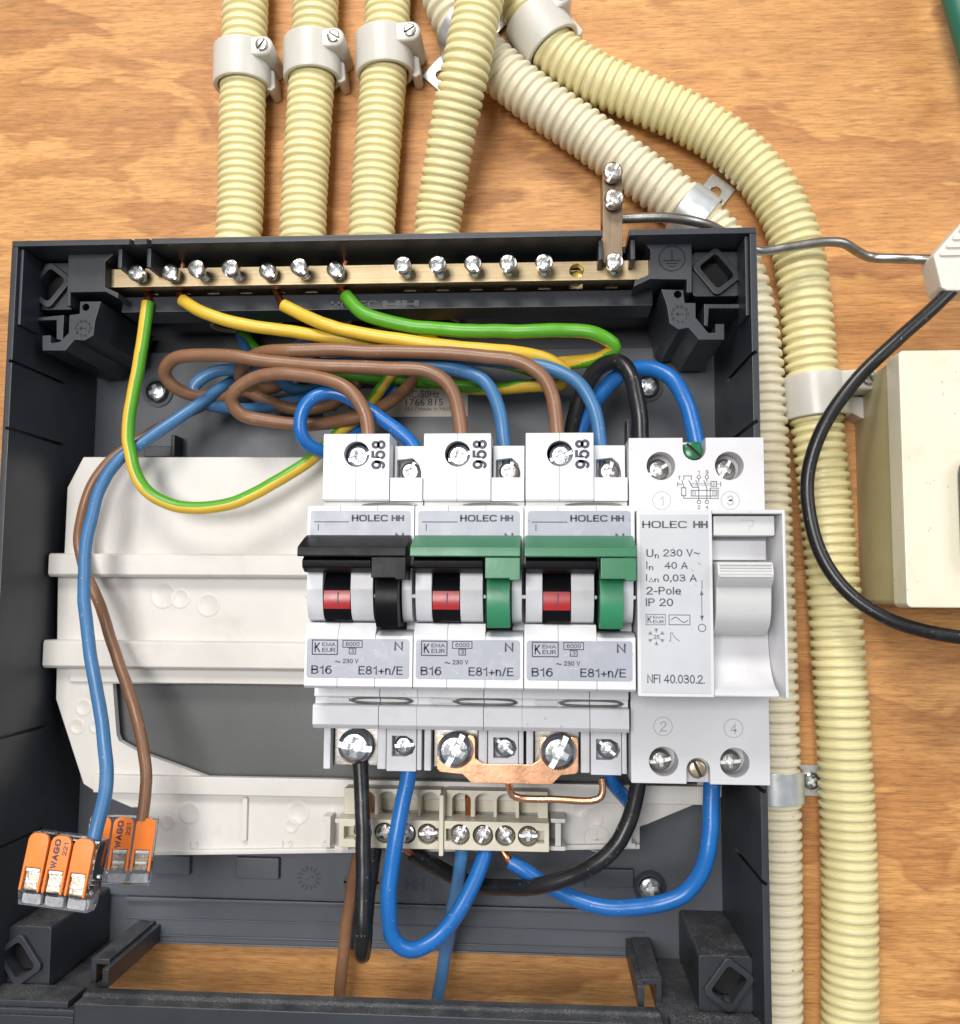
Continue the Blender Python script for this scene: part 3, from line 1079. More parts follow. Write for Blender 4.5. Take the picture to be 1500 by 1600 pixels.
# ejector marks left by the mould: shallow discs
for u, v, r, n in ((262, 1285, 2.2, 0), (296, 1270, 3.2, 0), (325, 945, 3.6, 0), (282, 935, 3.0, 0), (255, 930, 4.0, 0), (130, 1105, 2.6, 0), (150, 1135, 2.2, 0), (120, 1135, 2.4, 0), (465, 1270, 3.4, 0), (455, 1290, 2.2, 0), (925, 1278, 3.2, 0), (905, 1265, 2.4, 0)):
    p = at(u, v, ZP)
    build(MB().lathe([(r, 0), (r, .12), (r - .45, .22), (r - .9, .05), (0, .05)], (p.x, p.y, ZP - .02), n=28), 'ejector_mark', M_CREAM, plate)
e = MB()
for s, u0, v0, u1, v1 in (('L1', 297, 1326, 310, 1313), ('L2', 441, 1328, 458, 1314)):
    a, c = at(u0, v0, ZP), at(u1, v1, ZP)
    e = MB()
    text(e, s, a.x, c.x, a.y, c.y, ZP + .07)
    build(e, 'embossed_mark', M_CREMB, plate)
e = MB()
ec = at(933, 1310, ZP)
ring(e, ec, 3.6, .35, ZP + .07)
line(e, [(ec.x, ec.y + 2), (ec.x, ec.y - .4)], .35, ZP + .07)
line(e, [(ec.x - 1.6, ec.y - .4), (ec.x + 1.6, ec.y - .4)], .35, ZP + .07)
build(e, 'embossed_mark', M_CREMB, plate)
# the I-shaped brackets that hold the terminal block
for u, s in ((508, 1), (534, 1), (872, -1), (985, -1)):
    p = at(u, 1305, 34)
    t = MB()
    y0, y1 = p.y - 4.2, p.y + 4.4
    t.box(p.x - .8, p.x + .8, y0 + 1.2, y1 - 1.2, 24.9, 34)
    t.box(p.x - 2.0, p.x + 2.0, y1 - 1.15, y1, 24.9, 34)
    t.box(p.x - 2.0, p.x + 2.0, y0, y0 + 1.15, 24.9, 34)
    if u in (508, 985):
        t = MB().prism([(p.x - 1.6, y0), (p.x + .8, y0), (p.x + .8, y1), (p.x - 1.6, y1), (p.x - 1.6, y1 - 1.2), (p.x - .6, y1 - 1.2), (p.x - .6, y0 + 1.2), (p.x - 1.6, y0 + 1.2)] if s > 0 else
                       [(p.x + 1.6, y0), (p.x - .8, y0), (p.x - .8, y1), (p.x + 1.6, y1), (p.x + 1.6, y1 - 1.2), (p.x + .6, y1 - 1.2), (p.x + .6, y0 + 1.2), (p.x + 1.6, y0 + 1.2)], 24.9, 31)
    build(t, 'bracket', M_CREAM, plate, bevel=.15)

# ---------------------------------------------------------------- neutral terminal block
tb = thing('terminal_block', 'cream screw terminal strip with two four-screw sections at the foot of the box', 'terminal block', (31, -92, 25))
TX = (9.0, 15.2, 21.2, 27.2, 36.0, 42.4, 48.5, 54.7)
for xa, xb, xs in ((2.6, 30.4, TX[:4]), (31.7, 60.4, TX[4:])):
    cuts = [MB().cyl((x, -87.5, 38), 2.85, -6, 3) for x in xs]
    cuts.append(MB().box(xs[0] - 5.0 if xs[0] < 20 else xs[0] - 3.8, xs[0], -89.3, -85.9, 34, 40) if True else None)
    cuts.append(MB().box(xs[3], xs[3] + (3.0 if xs[0] < 20 else 4.4), -89.3, -85.9, 34, 40))
    build(MB().box(xa, xb, -91.6, -83.9, 29.5, 38), 'screw_bar', M_CREAM2, tb, bevel=.25, cut=cuts)
    build(MB().box(xa + .6, xb - .6, -91.0, -84.6, 29, 33.5), 'metal_core', M_NICK, tb)
    build(MB().box(xa + .3, xb - .3, -84.0, -76.5, 25.1, 26.2), 'cell_floor', M_BOX, tb)
build(MB().box(30.45, 31.65, -93.0, -76.8, 25.1, 39.2), 'divider', M_CREAM2, tb, bevel=.2)
for xa, xb, xs in ((2.9, 30.35, TX[:4]), (31.75, 60.1, TX[4:])):
    cuts = []
    for x in xs:
        h = 2.65
        arc = [(x + h * math.cos(math.radians(a)), -79.4 + 2.1 * math.sin(math.radians(a))) for a in range(0, 181, 15)]
        cuts.append(MB().prism([(x + h, -90)] + arc + [(x - h, -90)], 26.4, 40))
    build(MB().box(xa, xb, -83.85, -76.6, 25.1, 33), 'wire_cells', M_CREAM2, tb, bevel=.2, cut=cuts)
for i, x in enumerate(TX):
    place(SC_TRM, 'clamp_screw', (x, -87.5, 35.6 + (i % 3) * .2), tb, (0, 0, 1), (35, 20, 70, 5, 60, 65, 125, 0)[i])
for x in (9.6, 37.9):
    build(MB().tube(px([]) + [Vector((x, -84, 30)), Vector((x, -80.5, 31)), Vector((x, -78.2, 32.5))], 1.0, 10), 'copper_end', M_COPD, tb)

# ---------------------------------------------------------------- brass earth bar
bar = thing('earth_bar', 'long brass earth bar with a row of nickel screws across the top', 'earth bar', (10, 66.5, 30))
BY0, BY1 = 66.7, 72.3
SX = [-58, -48.1, -39.3, -29.5, -19.6, -9.8, -.1, 19.6, 29.3, 39.2, 49, 58.9, 68.2, 78.3]
cuts = [MB().box(x - 1.9, x + 1.9, 60, 80, 32.6, 36.6) for x in SX]
cuts.append(MB().cyl((68.2, 69.5, 40), 2.1, -6, 4))
build(MB().box(-68.8, 88.4, BY0, BY1, 30.5, 40), 'bar', M_BRASS, bar, bevel=.2, cut=cuts)
build(MB().cyl((68.2, 69.5, 34), 1.9, -1, .5), 'threaded_hole', M_BRASSY, bar)
low = {0: 1, 1: 1, 4: 1, 6: 1}
for i, x in enumerate(SX):
    if i == 12:
        continue
    h = 43.0 if i in low else 45.8
    if i == 13:
        h = 45.6
    dx = random.uniform(-.03, .03)
    place(SC_BAR, 'bar_screw', (x, 69.45, h), bar, (dx, random.uniform(-.02, .05), 1), (0, 130, 95, 60, 140, 130, 130, 50, 50, 125, 70, 40, 0, 60)[i])

# earth strip that climbs out over the rim
es = thing('earth_strip', 'dull brass clamp strip with two tarnished screws above the earth bar', 'earth clamp', (76, 72, 44))
c0, c1 = at(940, 340, 46), at(972, 340, 46)
xa, xb = at(943, 360, 46).x, at(974, 360, 46).x
yt_ = at(955, 254, 49).y
build(MB().box(xa, xb, 70.5, yt_, 40.1, 43.2), 'strip', M_BRONZE, es, bevel=.15)
build(MB().box(xa, xa + .9, 84, yt_, 33, 40.05), 'strip_cheek', M_BRONZE, es, bevel=.1)
build(MB().box(xa, xb, yt_ - 1.0, yt_, 33, 40.05), 'strip_cheek', M_BRONZE, es, bevel=.1)
for (u, v), s in (((957, 268), 60), ((959, 310), 40)):
    p = at(u, v, 46.5)
    place(SC_OLD, 'clamp_screw', (p.x, p.y, 45.2), es, (.05, -.12, 1), s)
# its steel earth rod
rod = build(MB().tube(bezier(px([(955, 342, 37), (985, 341, 37), (1040, 340, 37), (1080, 345, 36), (1110, 353, 33), (1145, 372, 27), (1185, 392, 24), (1235, 386, 24), (1290, 378, 24), (1318, 380, 23), (1340, 393, 20), (1360, 402, 18), (1400, 404, 20), (1435, 405, 23), (1475, 406, 24)])), 1.45, 12), 'earth_rod', M_STEEL)
tag(rod, 'bent bare steel earth rod running from the brass strip to the white connector', 'earth rod')

# ---------------------------------------------------------------- miniature circuit breakers
PITCH = 27.0


def make_breaker(x0, handle_mat, toe_mat, label):
    t = thing('circuit_breaker', label, 'circuit breaker', (x0 + 13.5, -70, 29), 'circuit breakers on the plate')
    X = lambda x: x0 + x
    slices = ((.08, 8.3), (8.36, 17.6), (17.66, 26.9))
    for i, (a, c) in enumerate(slices):
        yb_ = -31.0 if i == 2 else -28.9
        prof = [(-.2, 30), (-.2, 69.9), (-.8, 70.5), (-14.6, 70.5), (-15.2, 69.5), (-15.6, 61), (yb_, 61), (yb_ - .4, 68.0), (-32.3, 70.5), (-44.6, 70.5), (-45.2, 69.8), (-45.6, 62), (-45.6, 30)]
        build(MB().ext(prof, 'x', X(a), X(c)), 'housing', M_WHITE, t, bevel=.12)
    # barrels round the toggle, and the right cheek
    for a, c, zt in ((.5, 4.5, 71.2), (11.45, 17.0, 71.2), (24.0, 26.5, 70.4)):
        face = [(-15.7, 60.9), (-15.7, zt - .3), (-16.2, zt), (-20.6, zt + .3), (-21.4, zt + .2), (-24.5, zt - .4), (-26.8, zt - 1.3), (-28.3, zt - 2.6), (-29.0, zt - 4.2), (-29.0, 60.9)]
        build(MB().ext(face, 'x', X(a), X(c)), 'barrel', M_WHITE, t, bevel=.12, ang=30)
    for x in (.25, 17.35, 26.7):
        build(MB().lathe([(0, .55), (.4, .4), (.55, 0)], (X(x), -22.6, 69.7), n=10), 'pivot_dot', M_WHITE, t)
    r = 8.6
    arc = [(-23.4 + r * math.cos(math.radians(g)), 62.2 + r * math.sin(math.radians(g))) for g in range(24, 131, 6)]
    build(MB().ext([(arc[-1][0], 61.1)] + arc[::-1] + [(arc[0][0], 61.1)], 'x', X(4.65), X(11.3)), 'drum', M_BLK, t, ang=30)
    arc = [(-23.4 + (r + .12) * math.cos(math.radians(g)), 62.2 + (r + .12) * math.sin(math.radians(g))) for g in range(76, 107, 6)]
    inn = [(-23.4 + (r - .4) * math.cos(math.radians(g)), 62.2 + (r - .4) * math.sin(math.radians(g))) for g in range(106, 75, -6)]
    fl = build(MB().ext(arc + inn, 'x', X(4.7), X(11.25)), 'position_flag', M_RED, t, ang=30)
    build(MB().box(X(8.15), X(8.4), -24.8, -21.7, 70.7, 71.0), 'tick', M_INK, fl)
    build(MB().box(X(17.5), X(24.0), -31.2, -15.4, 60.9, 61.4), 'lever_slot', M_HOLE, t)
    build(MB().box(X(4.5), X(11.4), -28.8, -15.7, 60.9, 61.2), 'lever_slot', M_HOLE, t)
    # rocker under the bridge, the bridge handle, its arm and the toe
    build(MB().ext([(-12.6, 70.4), (-13.0, 75.0), (-14.0, 76.6), (-15.8, 76.4), (-16.9, 74.2), (-16.9, 70.4)], 'x', X(.5), X(17.4)), 'rocker', M_BLK, t, bevel=.25)
    hd = MB().ext([(-7.6, 71.2), (-8.4, 74.0), (-11.0, 80.2), (-13.1, 80.4), (-13.3, 79.9), (-12.7, 71.2)], 'x', X(.25), X(26.35))
    build(hd, 'bridge_handle', handle_mat, t, bevel=.22, seg=2)
    build(MB().prism([(X(18.05), -13.36), (X(18.05), -18.3), (X(23.75), -18.3), (X(23.75), -18.7), (X(26.3), -18.7), (X(26.3), -13.36)], 72.0, 80.0), 'handle_arm', handle_mat, t, bevel=.2)
    r = 11.2
    arc = [(-23.2 + r * math.cos(math.radians(g)), 64.2 + r * math.sin(math.radians(g))) for g in range(64, 129, 8)]
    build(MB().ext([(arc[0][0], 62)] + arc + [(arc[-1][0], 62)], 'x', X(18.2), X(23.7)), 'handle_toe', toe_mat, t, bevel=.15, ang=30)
    # labels
    l1 = build(MB().prism(rrect(X(.9), X(26.0), -10.5, -1.5, .9), 70.4, 70.62), 'label_plate', M_LAB, t, bevel=.05)
    l2 = build(MB().prism(rrect(X(.75), X(26.1), -42.6, -33.1, .7), 70.4, 70.62), 'label_plate', M_LAB, t, bevel=.05)
    zt = 70.66

    def bx(u0, v0, u1, v1, z=zt):
        a, c = at(u0, v1, z), at(u1, v0, z)
        return a.x - 27 + x0, c.x - 27 + x0, a.y, c.y
    e = MB()
    text(e, 'HOLEC', *bx(719, 804.5, 777, 815), zt, weight=.018)
    logo_hh(e, *bx(782, 805, 802, 814.5), zt)
    x_a, x_b, y_a, y_b = bx(660, 814, 714, 815.5)
    line(e, [(x_a, y_a), (x_b, y_a)], .22, zt)
    x_a, x_b, y_a, y_b = bx(666, 819.5, 667, 829)
    line(e, [(x_a, y_a), (x_a, y_b)], .2, zt)
    text(e, 'N', *bx(788, 832, 802, 845), zt)
    build(e, 'print', M_INK, l1)
    e = MB()
    frame(e, *bx(658.5, 1002, 698.5, 1024), .28, zt)
    text(e, 'K', *bx(661.5, 1005, 671.5, 1021), zt, weight=.01)
    text(e, 'EMA', *bx(674, 1005, 695.5, 1011.5), zt)
    text(e, 'EUR', *bx(674, 1014, 695.5, 1020.5), zt)
    frame(e, *bx(707, 1002.5, 737.5, 1013), .22, zt)
    text(e, '6000', *bx(711.5, 1004.5, 733.5, 1011), zt)
    frame(e, *bx(717, 1014.6, 727.5, 1023.5), .22, zt)
    text(e, '3', *bx(720, 1016, 725, 1022), zt)
    text(e, 'N', *bx(788.5, 1003, 802.5, 1019.5), zt, weight=.004)
    text(e, '~', *bx(694.5, 1034, 704, 1037.5), zt)
    text(e, '230 V', *bx(706.5, 1031, 732, 1039), zt, weight=.008)
    text(e, 'B16', *bx(657, 1040.5, 690, 1055), zt, weight=.004)
    text(e, 'E81+n/E', *bx(732, 1042, 802.5, 1056.5), zt, weight=.002)
    build(e, 'print', M_INK, l2)
    e = MB()
    rs = random.Random(int(x0) + 5)
    for k in range(7):
        a, c = X(rs.uniform(2, 25)), rs.uniform(-42.2, -34)
        g = rs.uniform(-1.4, .6)
        ln = rs.uniform(.4, 1.9)
        p1 = (a + ln * .5 * math.cos(g) + rs.uniform(-.1, .1), c + ln * .5 * math.sin(g) + rs.uniform(-.1, .1))
        line(e, [(a, c), p1, (a + ln * math.cos(g), c + ln * math.sin(g))], rs.uniform(.05, .13), 70.645)
    build(e, 'scratch_marks', M_WHITE, l2)
    # upper terminals
    hole = [MB().cyl((X(9.1), 15.0, 55), 3.45, -6, 3, n=32)]
    for i, (a, c) in enumerate(((.1, 8.95), (9.0, 17.9))):
        build(MB().ext([(2.5, 36), (2.5, 54.6), (3.0, 55), (20.0, 55), (20.6, 54.4), (20.6, 38)], 'x', X(a), X(c)), 'terminal_cover', M_WHITE, t, bevel=.12, cut=hole)
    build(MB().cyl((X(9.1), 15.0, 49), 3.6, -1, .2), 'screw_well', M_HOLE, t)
    place(SC_MID, 'terminal_screw', (X(9.5), 14.6, 52.4), t, (-.04, -.06, 1), 20, 1.12)
    ns = MB().box(X(18.2), X(26.7), 8.85, 18.2, 36, 48.2)
    nh = [MB().prism([(X(18.9), 6), (X(18.9), 14.4), (X(23.2), 14.9), (X(25.0), 13.2), (X(25.6), 11), (X(25.6), 6)], 43.5, 52)]
    build(ns, 'neutral_terminal', M_WHITE, t, bevel=.2, cut=nh)
    place(SC_SML, 'terminal_screw', (X(22.4), 11.4, 45.0), t, (0, -.05, 1), 70, 1.0)
    build(MB().box(X(18.0), X(26.8), 2.5, 8.8, 36, 54.2), 'terminal_cover', M_WHITE, t, bevel=.25)
    build(MB().box(X(.1), X(26.8), -.2, 2.48, 30, 52.6), 'neck', M_WHITE2, t, bevel=.1)
    clip = bezier([(X(10.5), 1.4, 53.2), (X(13), 1.75, 53.2), (X(24), 1.7, 53.2), (X(25.3), 1.25, 53.2), (X(24), .8, 53.2), (X(13), .75, 53.2), (X(10.8), 1.2, 53.2)], .6)
    build(MB().tube(clip, .28, 8), 'retaining_clip', M_STEEL, t)
    e = MB()
    zz = 55.04
    text(e, '958', *bx(738, 687, 761, 733, zz), zz, rot=90, weight=.022)
    build(e, 'number_print', M_INK, t)
    # lower neck, clip and clamp covers
    for i, (a, c) in enumerate(((-.6, 16.5), (16.6, 26.4))):
        build(MB().ext([(-45.7, 30), (-45.7, 56.3), (-48.6, 56.6), (-48.7, 55.2), (-50.5, 55.2), (-50.6, 57.6), (-51.0, 58.0), (-55.6, 58.0), (-56.7, 56.9), (-57.0, 54), (-57.0, 30)], 'x', X(a), X(c)), 'clamp_cover', M_WHITE, t, bevel=.15)
    build(MB().prism(rrect(X(2.5), X(8.5), -50.2, -49.0, .55), 55.1, 55.9), 'release_tab', M_TOG, t, bevel=.1)
    clip = bezier([(X(8.7), -49.6, 55.8), (X(10.5), -49.1, 55.8), (X(23.5), -49.15, 55.8), (X(25), -49.7, 55.8), (X(23.5), -50.1, 55.8), (X(10.5), -50.05, 55.8), (X(9), -49.7, 55.8)], .6)
    build(MB().tube(clip, .3, 8), 'retaining_clip', M_STEEL, t)
    # lower terminals
    build(MB().box(X(.4), X(27.0), -57.6, -57.02, 30, 47), 'lower_deck', M_WHITE2, t)
    for a, c, z in ((.3, 2.2, 48.6), (14.6, 17.0, 47.6), (25.3, 26.6, 48.2)):
        build(MB().box(X(a), X(c), -68.6, -57.7, 32, z), 'partition', M_WHITE, t, bevel=.3)
    build(MB().box(X(2.4), X(14.4), -68.2, -57.7, 32, 45.0), 'clamp_plate', M_STEEL, t, bevel=.3)
    place(SC_BIG, 'terminal_screw', (X(8.7), -62.7, 46.9 if x0 == 0 else 50.3), t, (0, 0, 1), -8 if x0 == 0 else 63, 1.0)
    nh = [MB().prism([(X(18.6), -60 - 5.0), (X(22.4), -60 - 5.0), (X(24.2), -64.2), (X(24.9), -62.4), (X(24.2), -60.6), (X(22.4), -59.6), (X(18.6), -59.6)], 44.4, 52)]
    build(MB().box(X(17.2), X(25.2), -68.9, -57.7, 32, 48.4), 'neutral_terminal', M_WHITE, t, bevel=.25, cut=nh)
    place(SC_MID, 'terminal_screw', (X(21.7), -62.3, 45.6), t, (0, 0, 1), 5 if x0 == 0 else 140, .96)
    return t


B1 = make_breaker(0.0, M_BLK, M_BLK, 'white circuit breaker with a black bridge handle, leftmost of the row')
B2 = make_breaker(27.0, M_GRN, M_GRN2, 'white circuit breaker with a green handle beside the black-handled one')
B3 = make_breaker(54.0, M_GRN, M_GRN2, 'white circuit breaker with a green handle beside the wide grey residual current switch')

# ---------------------------------------------------------------- copper bridge between the two green breakers
br = thing('copper_bridge', 'flat copper bridge plate under the big screws of the green-handled breakers', 'busbar', (49, -72, 46))
L = 30.6
tabs = lambda x: [(x, -60.3), (x + .3, -59.2), (x + 1.5, -59.0), (x + 2.2, -60.2), (x + 5, -62), (x + 7.6, -60.2), (x + 8.3, -59.0), (x + 9.6, -59.2), (x + 10.0, -60.3)]
poly = [(30.9, -67.8)] + tabs(30.9) + [(40.9, -64.9), (42.9, -66.3), (55.9, -66.3), (57.9, -64.9)] + tabs(57.9) + [(67.9, -67.8), (67.2, -68.5), (63.4, -68.9), (61.0, -71.3), (40.0, -71.3), (37.6, -69.1), (31.6, -68.6)]
build(MB().prism(poly, 48.8, 49.7), 'plate', M_COP, br, bevel=.15)
build(MB().tube(bezier([Vector((49.6, -70.8, 49.2))] + px([(797, 1233, 47), (800, 1242, 46.5), (812, 1247, 46), (870, 1249, 46), (925, 1251, 46), (938, 1246, 46), (942, 1234, 46), (940, 1216, 46)]), .8), .95, 12), 'feed_rod', M_COP, br, ang=60)

# ---------------------------------------------------------------- residual current switch
RX = 81.3
rcd = thing('residual_current_switch', 'wide pale grey residual current switch with toggle and printed panel, rightmost of the row', 'circuit breaker', (RX + 17.5, -70, 29))
X = lambda x: RX + x
cuts = [MB().cyl((X(x), y, 53), 3.75, -7, 3, n=32) for x, y in ((8.3, 11.9), (26.0, 11.9), (8.2, -64.3), (26.1, -64.3))]
cuts.append(MB().prism([(X(14.0), 24), (X(14.0), 16.3)] + [(X(17.0 + 3.0 * math.cos(math.radians(g))), 16.3 + 3.0 * math.sin(math.radians(g))) for g in range(180, 361, 20)] + [(X(20.0), 24)], 45, 60))
cuts.append(MB().prism([(X(13.9), -75), (X(13.9), -66.2)] + [(X(16.9 + 3.0 * math.cos(math.radians(g))), -66.2 + 3.0 * math.sin(math.radians(g))) for g in range(180, -1, -20)] + [(X(19.9), -75)], 49.6, 60))
build(MB().box(X(-.1), X(35.0), -69.9, 19.4, 30, 53), 'base', M_RCD, rcd, bevel=.3, cut=cuts)
for x, y, s, dx in ((8.3, 11.9, 30, -1.0), (26.0, 11.9, 60, -1.3), (8.2, -64.3, 10, -1.1), (26.1, -64.3, 5, -1.3)):
    build(MB().cyl((X(x), y, 46.2), 3.7, -.6, .0), 'screw_well', M_TOG, rcd)
    place(SC_SML, 'terminal_screw', (X(x + .3 * dx), y - .4, 47.4), rcd, (0, 0, 1), s, 1.04)
place(SC_GRN, 'test_screw', (X(17.0), 16.2, 49.6), rcd, (0, .1, 1), -45)
build(MB().box(X(14.2), X(19.8), 13.5, 18.6, 44, 46.5), 'green_insert', M_GSC, rcd)
place(SC_SLOT, 'fixing_screw', (X(16.9), -66.3, 50.6), rcd, (0, 0, 1), -65)
# raised nose: printed panel at the left, recess with button and toggle at the right
NY0, NY1 = -46.2, -1.2
build(MB().box(X(.05), X(18.2), NY0, NY1, 53.05, 70.5), 'panel_block', M_RCD, rcd, bevel=.3)
pl = build(MB().box(X(.9), X(17.4), NY0 + .9, NY1 - 1.2, 70.4, 70.58), 'label_plate', M_LAB2, rcd, bevel=.05)
build(MB().ext([(NY0 + .2, 53.05), (NY0 + .2, 70.2)] + [(NY0 + .6, 70.4)] + [(-32 - 12.6 * math.cos(math.radians(g)), 70.0 - 9.5 * math.sin(math.radians(g))) for g in range(6, 86, 8)] + [(-31.5, 60.4), (-31.0, 60.4), (-31.0, 53.05)], 'x', X(18.3), X(33.4)), 'scoop', M_RCD, rcd, bevel=.12)
build(MB().box(X(18.25), X(33.4), -31.0, NY1 - .3, 53.05, 60.3), 'recess_floor', M_RCD, rcd)
build(MB().ext([(X(33.5), 53.05), (X(35.6), 53.05), (X(35.6), 70.5), (X(34.9), 70.5), (X(33.5), 62)], 'y', NY0, NY1), 'outer_cheek', M_RCD, rcd, bevel=.2)
build(MB().box(X(18.25), X(35.3), NY1 - 1.0, NY1, 60.2, 70.5), 'top_edge', M_RCD, rcd, bevel=.2)
tbn = build(MB().box(X(18.9), X(33.6), -7.4, -2.5, 60.0, 68.4), 'test_button', M_TOG, rcd, bevel=.3)
e = MB()
a, c = at(1157, 831, 68.4), at(1177, 813, 68.4)
line(e, [(a.x, c.y), (c.x, c.y), (c.x - .2, (a.y + c.y) / 2), (c.x - 1, (a.y + c.y) / 2), (c.x - 1, a.y)], .12, 68.45)
build(e, 'embossed_letter', M_EMB, tbn)
build(MB().box(X(19.0), X(32.6), -13.2, -8.2, 60.2, 63.4), 'recess_step', M_RCD, rcd, bevel=.3)
tg = [(-13.9, 61), (-13.9, 72.5), (-14.4, 73.2), (-17.0, 74.0), (-18.6, 73.2), (-20.0, 71.3), (-22.5, 71.0), (-26, 70.6), (-29.0, 69.0), (-31.2, 66.0), (-31.8, 61)]
tog = build(MB().ext(tg, 'x', X(18.8), X(31.9)), 'toggle', M_TOG, rcd, bevel=.3)
for i in range(5):
    y = -14.5 - i * .72
    build(MB().box(X(19.3), X(31.4), y - .22, y + .12, 73.0 + i * .16, 73.75 + i * .1), 'grip_ridge', M_TOG, tog, bevel=.08)
# print on the panel
e = MB()
zt = 70.62


def bp(u0, v0, u1, v1, z=zt):
    a, c = at(u0, v1, z), at(u1, v0, z)
    return a.x, c.x, a.y, c.y


text(e, 'HOLEC', *bp(1003.5, 814, 1074, 825), zt, weight=.006)
logo_hh(e, *bp(1083, 814, 1106, 825), zt)
text(e, 'U', *bp(1010, 858, 1021, 870.5), zt)
text(e, 'n', *bp(1023, 866, 1029.5, 872.5), zt)
text(e, '230 V~', *bp(1035.5, 858, 1094, 870.5), zt)
text(e, 'I', *bp(1010, 877, 1011.6, 889), zt)
text(e, 'n', *bp(1014, 884.5, 1021, 891), zt)
text(e, '40 A', *bp(1037.5, 877, 1075, 889), zt)
text(e, 'I', *bp(1009.5, 897, 1011.1, 908), zt)
line(e, [(bp(1014, 903, 1021, 909)[0], bp(1014, 903, 1021, 909)[2]), ((bp(1014, 903, 1021, 909)[0] + bp(1014, 903, 1021, 909)[1]) / 2, bp(1014, 903, 1021, 909)[3]), (bp(1014, 903, 1021, 909)[1], bp(1014, 903, 1021, 909)[2]), (bp(1014, 903, 1021, 909)[0], bp(1014, 903, 1021, 909)[2])], .12, zt)
text(e, 'n', *bp(1022.5, 904, 1029.5, 909.5), zt)
text(e, '0,03 A', *bp(1036, 896.5, 1089, 910), zt)
text(e, '2-Pole', *bp(1009, 917, 1064.5, 929), zt)
text(e, 'IP 20', *bp(1009, 935, 1052, 947), zt)
frame(e, *bp(1009.5, 960, 1039.5, 976), .14, zt)
text(e, 'K', *bp(1011.5, 962, 1018.5, 974), zt)
text(e, 'EMA', *bp(1020.5, 962, 1037.5, 966.5), zt)
text(e, 'EUR', *bp(1020.5, 969, 1037.5, 974), zt)
frame(e, *bp(1045.5, 961, 1078, 976), .18, zt)
x_a, x_b, y_a, y_b = bp(1049, 964, 1075, 973)
line(e, [(x_a + (x_b - x_a) * k / 16, (y_a + y_b) / 2 + (y_b - y_a) * .42 * math.sin(2 * math.pi * k / 16)) for k in range(17)], .16, zt)
sc_ = at(1025.5, 995, zt)
for k in range(6):
    a = math.radians(30 + 60 * k)
    d = Vector((math.cos(a), math.sin(a)))
    nn = Vector((-d.y, d.x))
    c2 = Vector((sc_.x, sc_.y))
    line(e, [c2 + d * 1.1, c2 + d * 2.0], .13, zt)
    for f in (1.35, 1.65):
        line(e, [c2 + d * f, c2 + d * (f + .35) + nn * .38], .1, zt)
        line(e, [c2 + d * f, c2 + d * (f + .35) - nn * .38], .1, zt)
text(e, '25', *bp(1021, 992, 1030.5, 998.5), zt)
x_a, x_b, y_a, y_b = bp(1045.5, 989, 1061.5, 1001.5)
line(e, [(x_a, y_a), (x_a + .4, y_a), (x_a + .4, y_b), (x_a + .8, y_b), (x_a + 1.1, y_b - .8), (x_b - .6, y_a + .4), (x_b, y_a)], .14, zt)
x_a, x_b, y_a, y_b = bp(1097, 907, 1098, 920)
line(e, [(x_a, y_a), (x_a, y_b)], .18, zt)
x_a, x_b, y_a, y_b = bp(1097, 922, 1098, 970)
line(e, [(x_a, y_a), (x_a, y_b)], .16, zt)
for yy, s in ((y_a, 1), (y_b, -1)):
    e.add([(x_a, yy, zt + .01), (x_a - .45, yy + s * 1.2, zt + .01), (x_a + .45, yy + s * 1.2, zt + .01)], [[0, 1, 2]])
ring(e, at(1097, 981, zt), .88, .2, zt)
text(e, 'NFI 40.030.2.', *bp(1011.5, 1053.5, 1101, 1068.5), zt)
build(e, 'print', M_INK2, pl)
# embossed terminal numbers and the wiring diagram on the base
zb = 53.04
for s, u, v in (('1', 1034, 782), ('3', 1141, 782), ('2', 1036, 1135), ('4', 1146, 1138)):
    c = at(u, v, zb)
    e = MB()
    ring(e, c, 2.35, .22, zb)
    w = .55 if s == '1' else .95
    text(e, s, c.x - w, c.x + w, c.y - 1.35, c.y + 1.35, zb, weight=.0)
    build(e, 'embossed_number', M_EMB, rcd)
e = MB()
D = lambda *pp: [tuple(at(800 + x * 440 / 1500, 660 + y * 440 / 1500, zb)[:2]) for x, y in pp]
w = .19
text(e, '1', *bp(1090, 734.5, 1093, 741.5, zb), zb)
text(e, '3', *bp(1102, 734.5, 1107, 741.5, zb), zb)
text(e, '2', *bp(1089.5, 789.5, 1094.5, 795, zb), zb)
text(e, '4', *bp(1102, 789.5, 1107, 795, zb), zb)
text(e, 'T', *bp(1059, 743.5, 1064, 749.5, zb), zb)
for x in (995, 1038):
    ring(e, D((x, 292))[0], .45, w, zb, n=14)
    ring(e, D((x, 424))[0], .45, w, zb, n=14)
    line(e, D((x, 300), (x, 318)), w, zb)
    line(e, D((x - 16, 308), (x, 352), (x, 414)), w, zb)
line(e, D((915, 305), (915, 285), (955, 285), (955, 305)), w, zb)
line(e, D((905, 308), (917, 350)), w, zb)
line(e, D((942, 310), (962, 346), (992, 346)), w, zb)
line(e, D((882, 318), (882, 340)), w, zb)
line(e, D((882, 329), (905, 329)), w, zb)
line(e, D((950, 325), (1060, 325)), .1, zb)
line(e, D((952, 334), (1060, 334)), .1, zb)
for x0, x1, y0, y1 in ((903, 926, 348, 390), (955, 1090, 362, 392), (1060, 1090, 315, 340), (1056, 1098, 350, 405)):
    line(e, D((x0, y0), (x1, y0), (x1, y1), (x0, y1), (x0, y0)), w, zb)
line(e, D((1075, 315), (1075, 340)), .1, zb)
line(e, D((1060, 328), (1112, 328)), .1, zb)
line(e, D((1112, 318), (1112, 340)), w, zb)
for x in (963, 970, 977, 1068, 1075, 1082):
    line(e, D((x, 364), (x, 390)), .1, zb)
line(e, D((915, 390), (915, 404), (1056, 404)), w, zb)
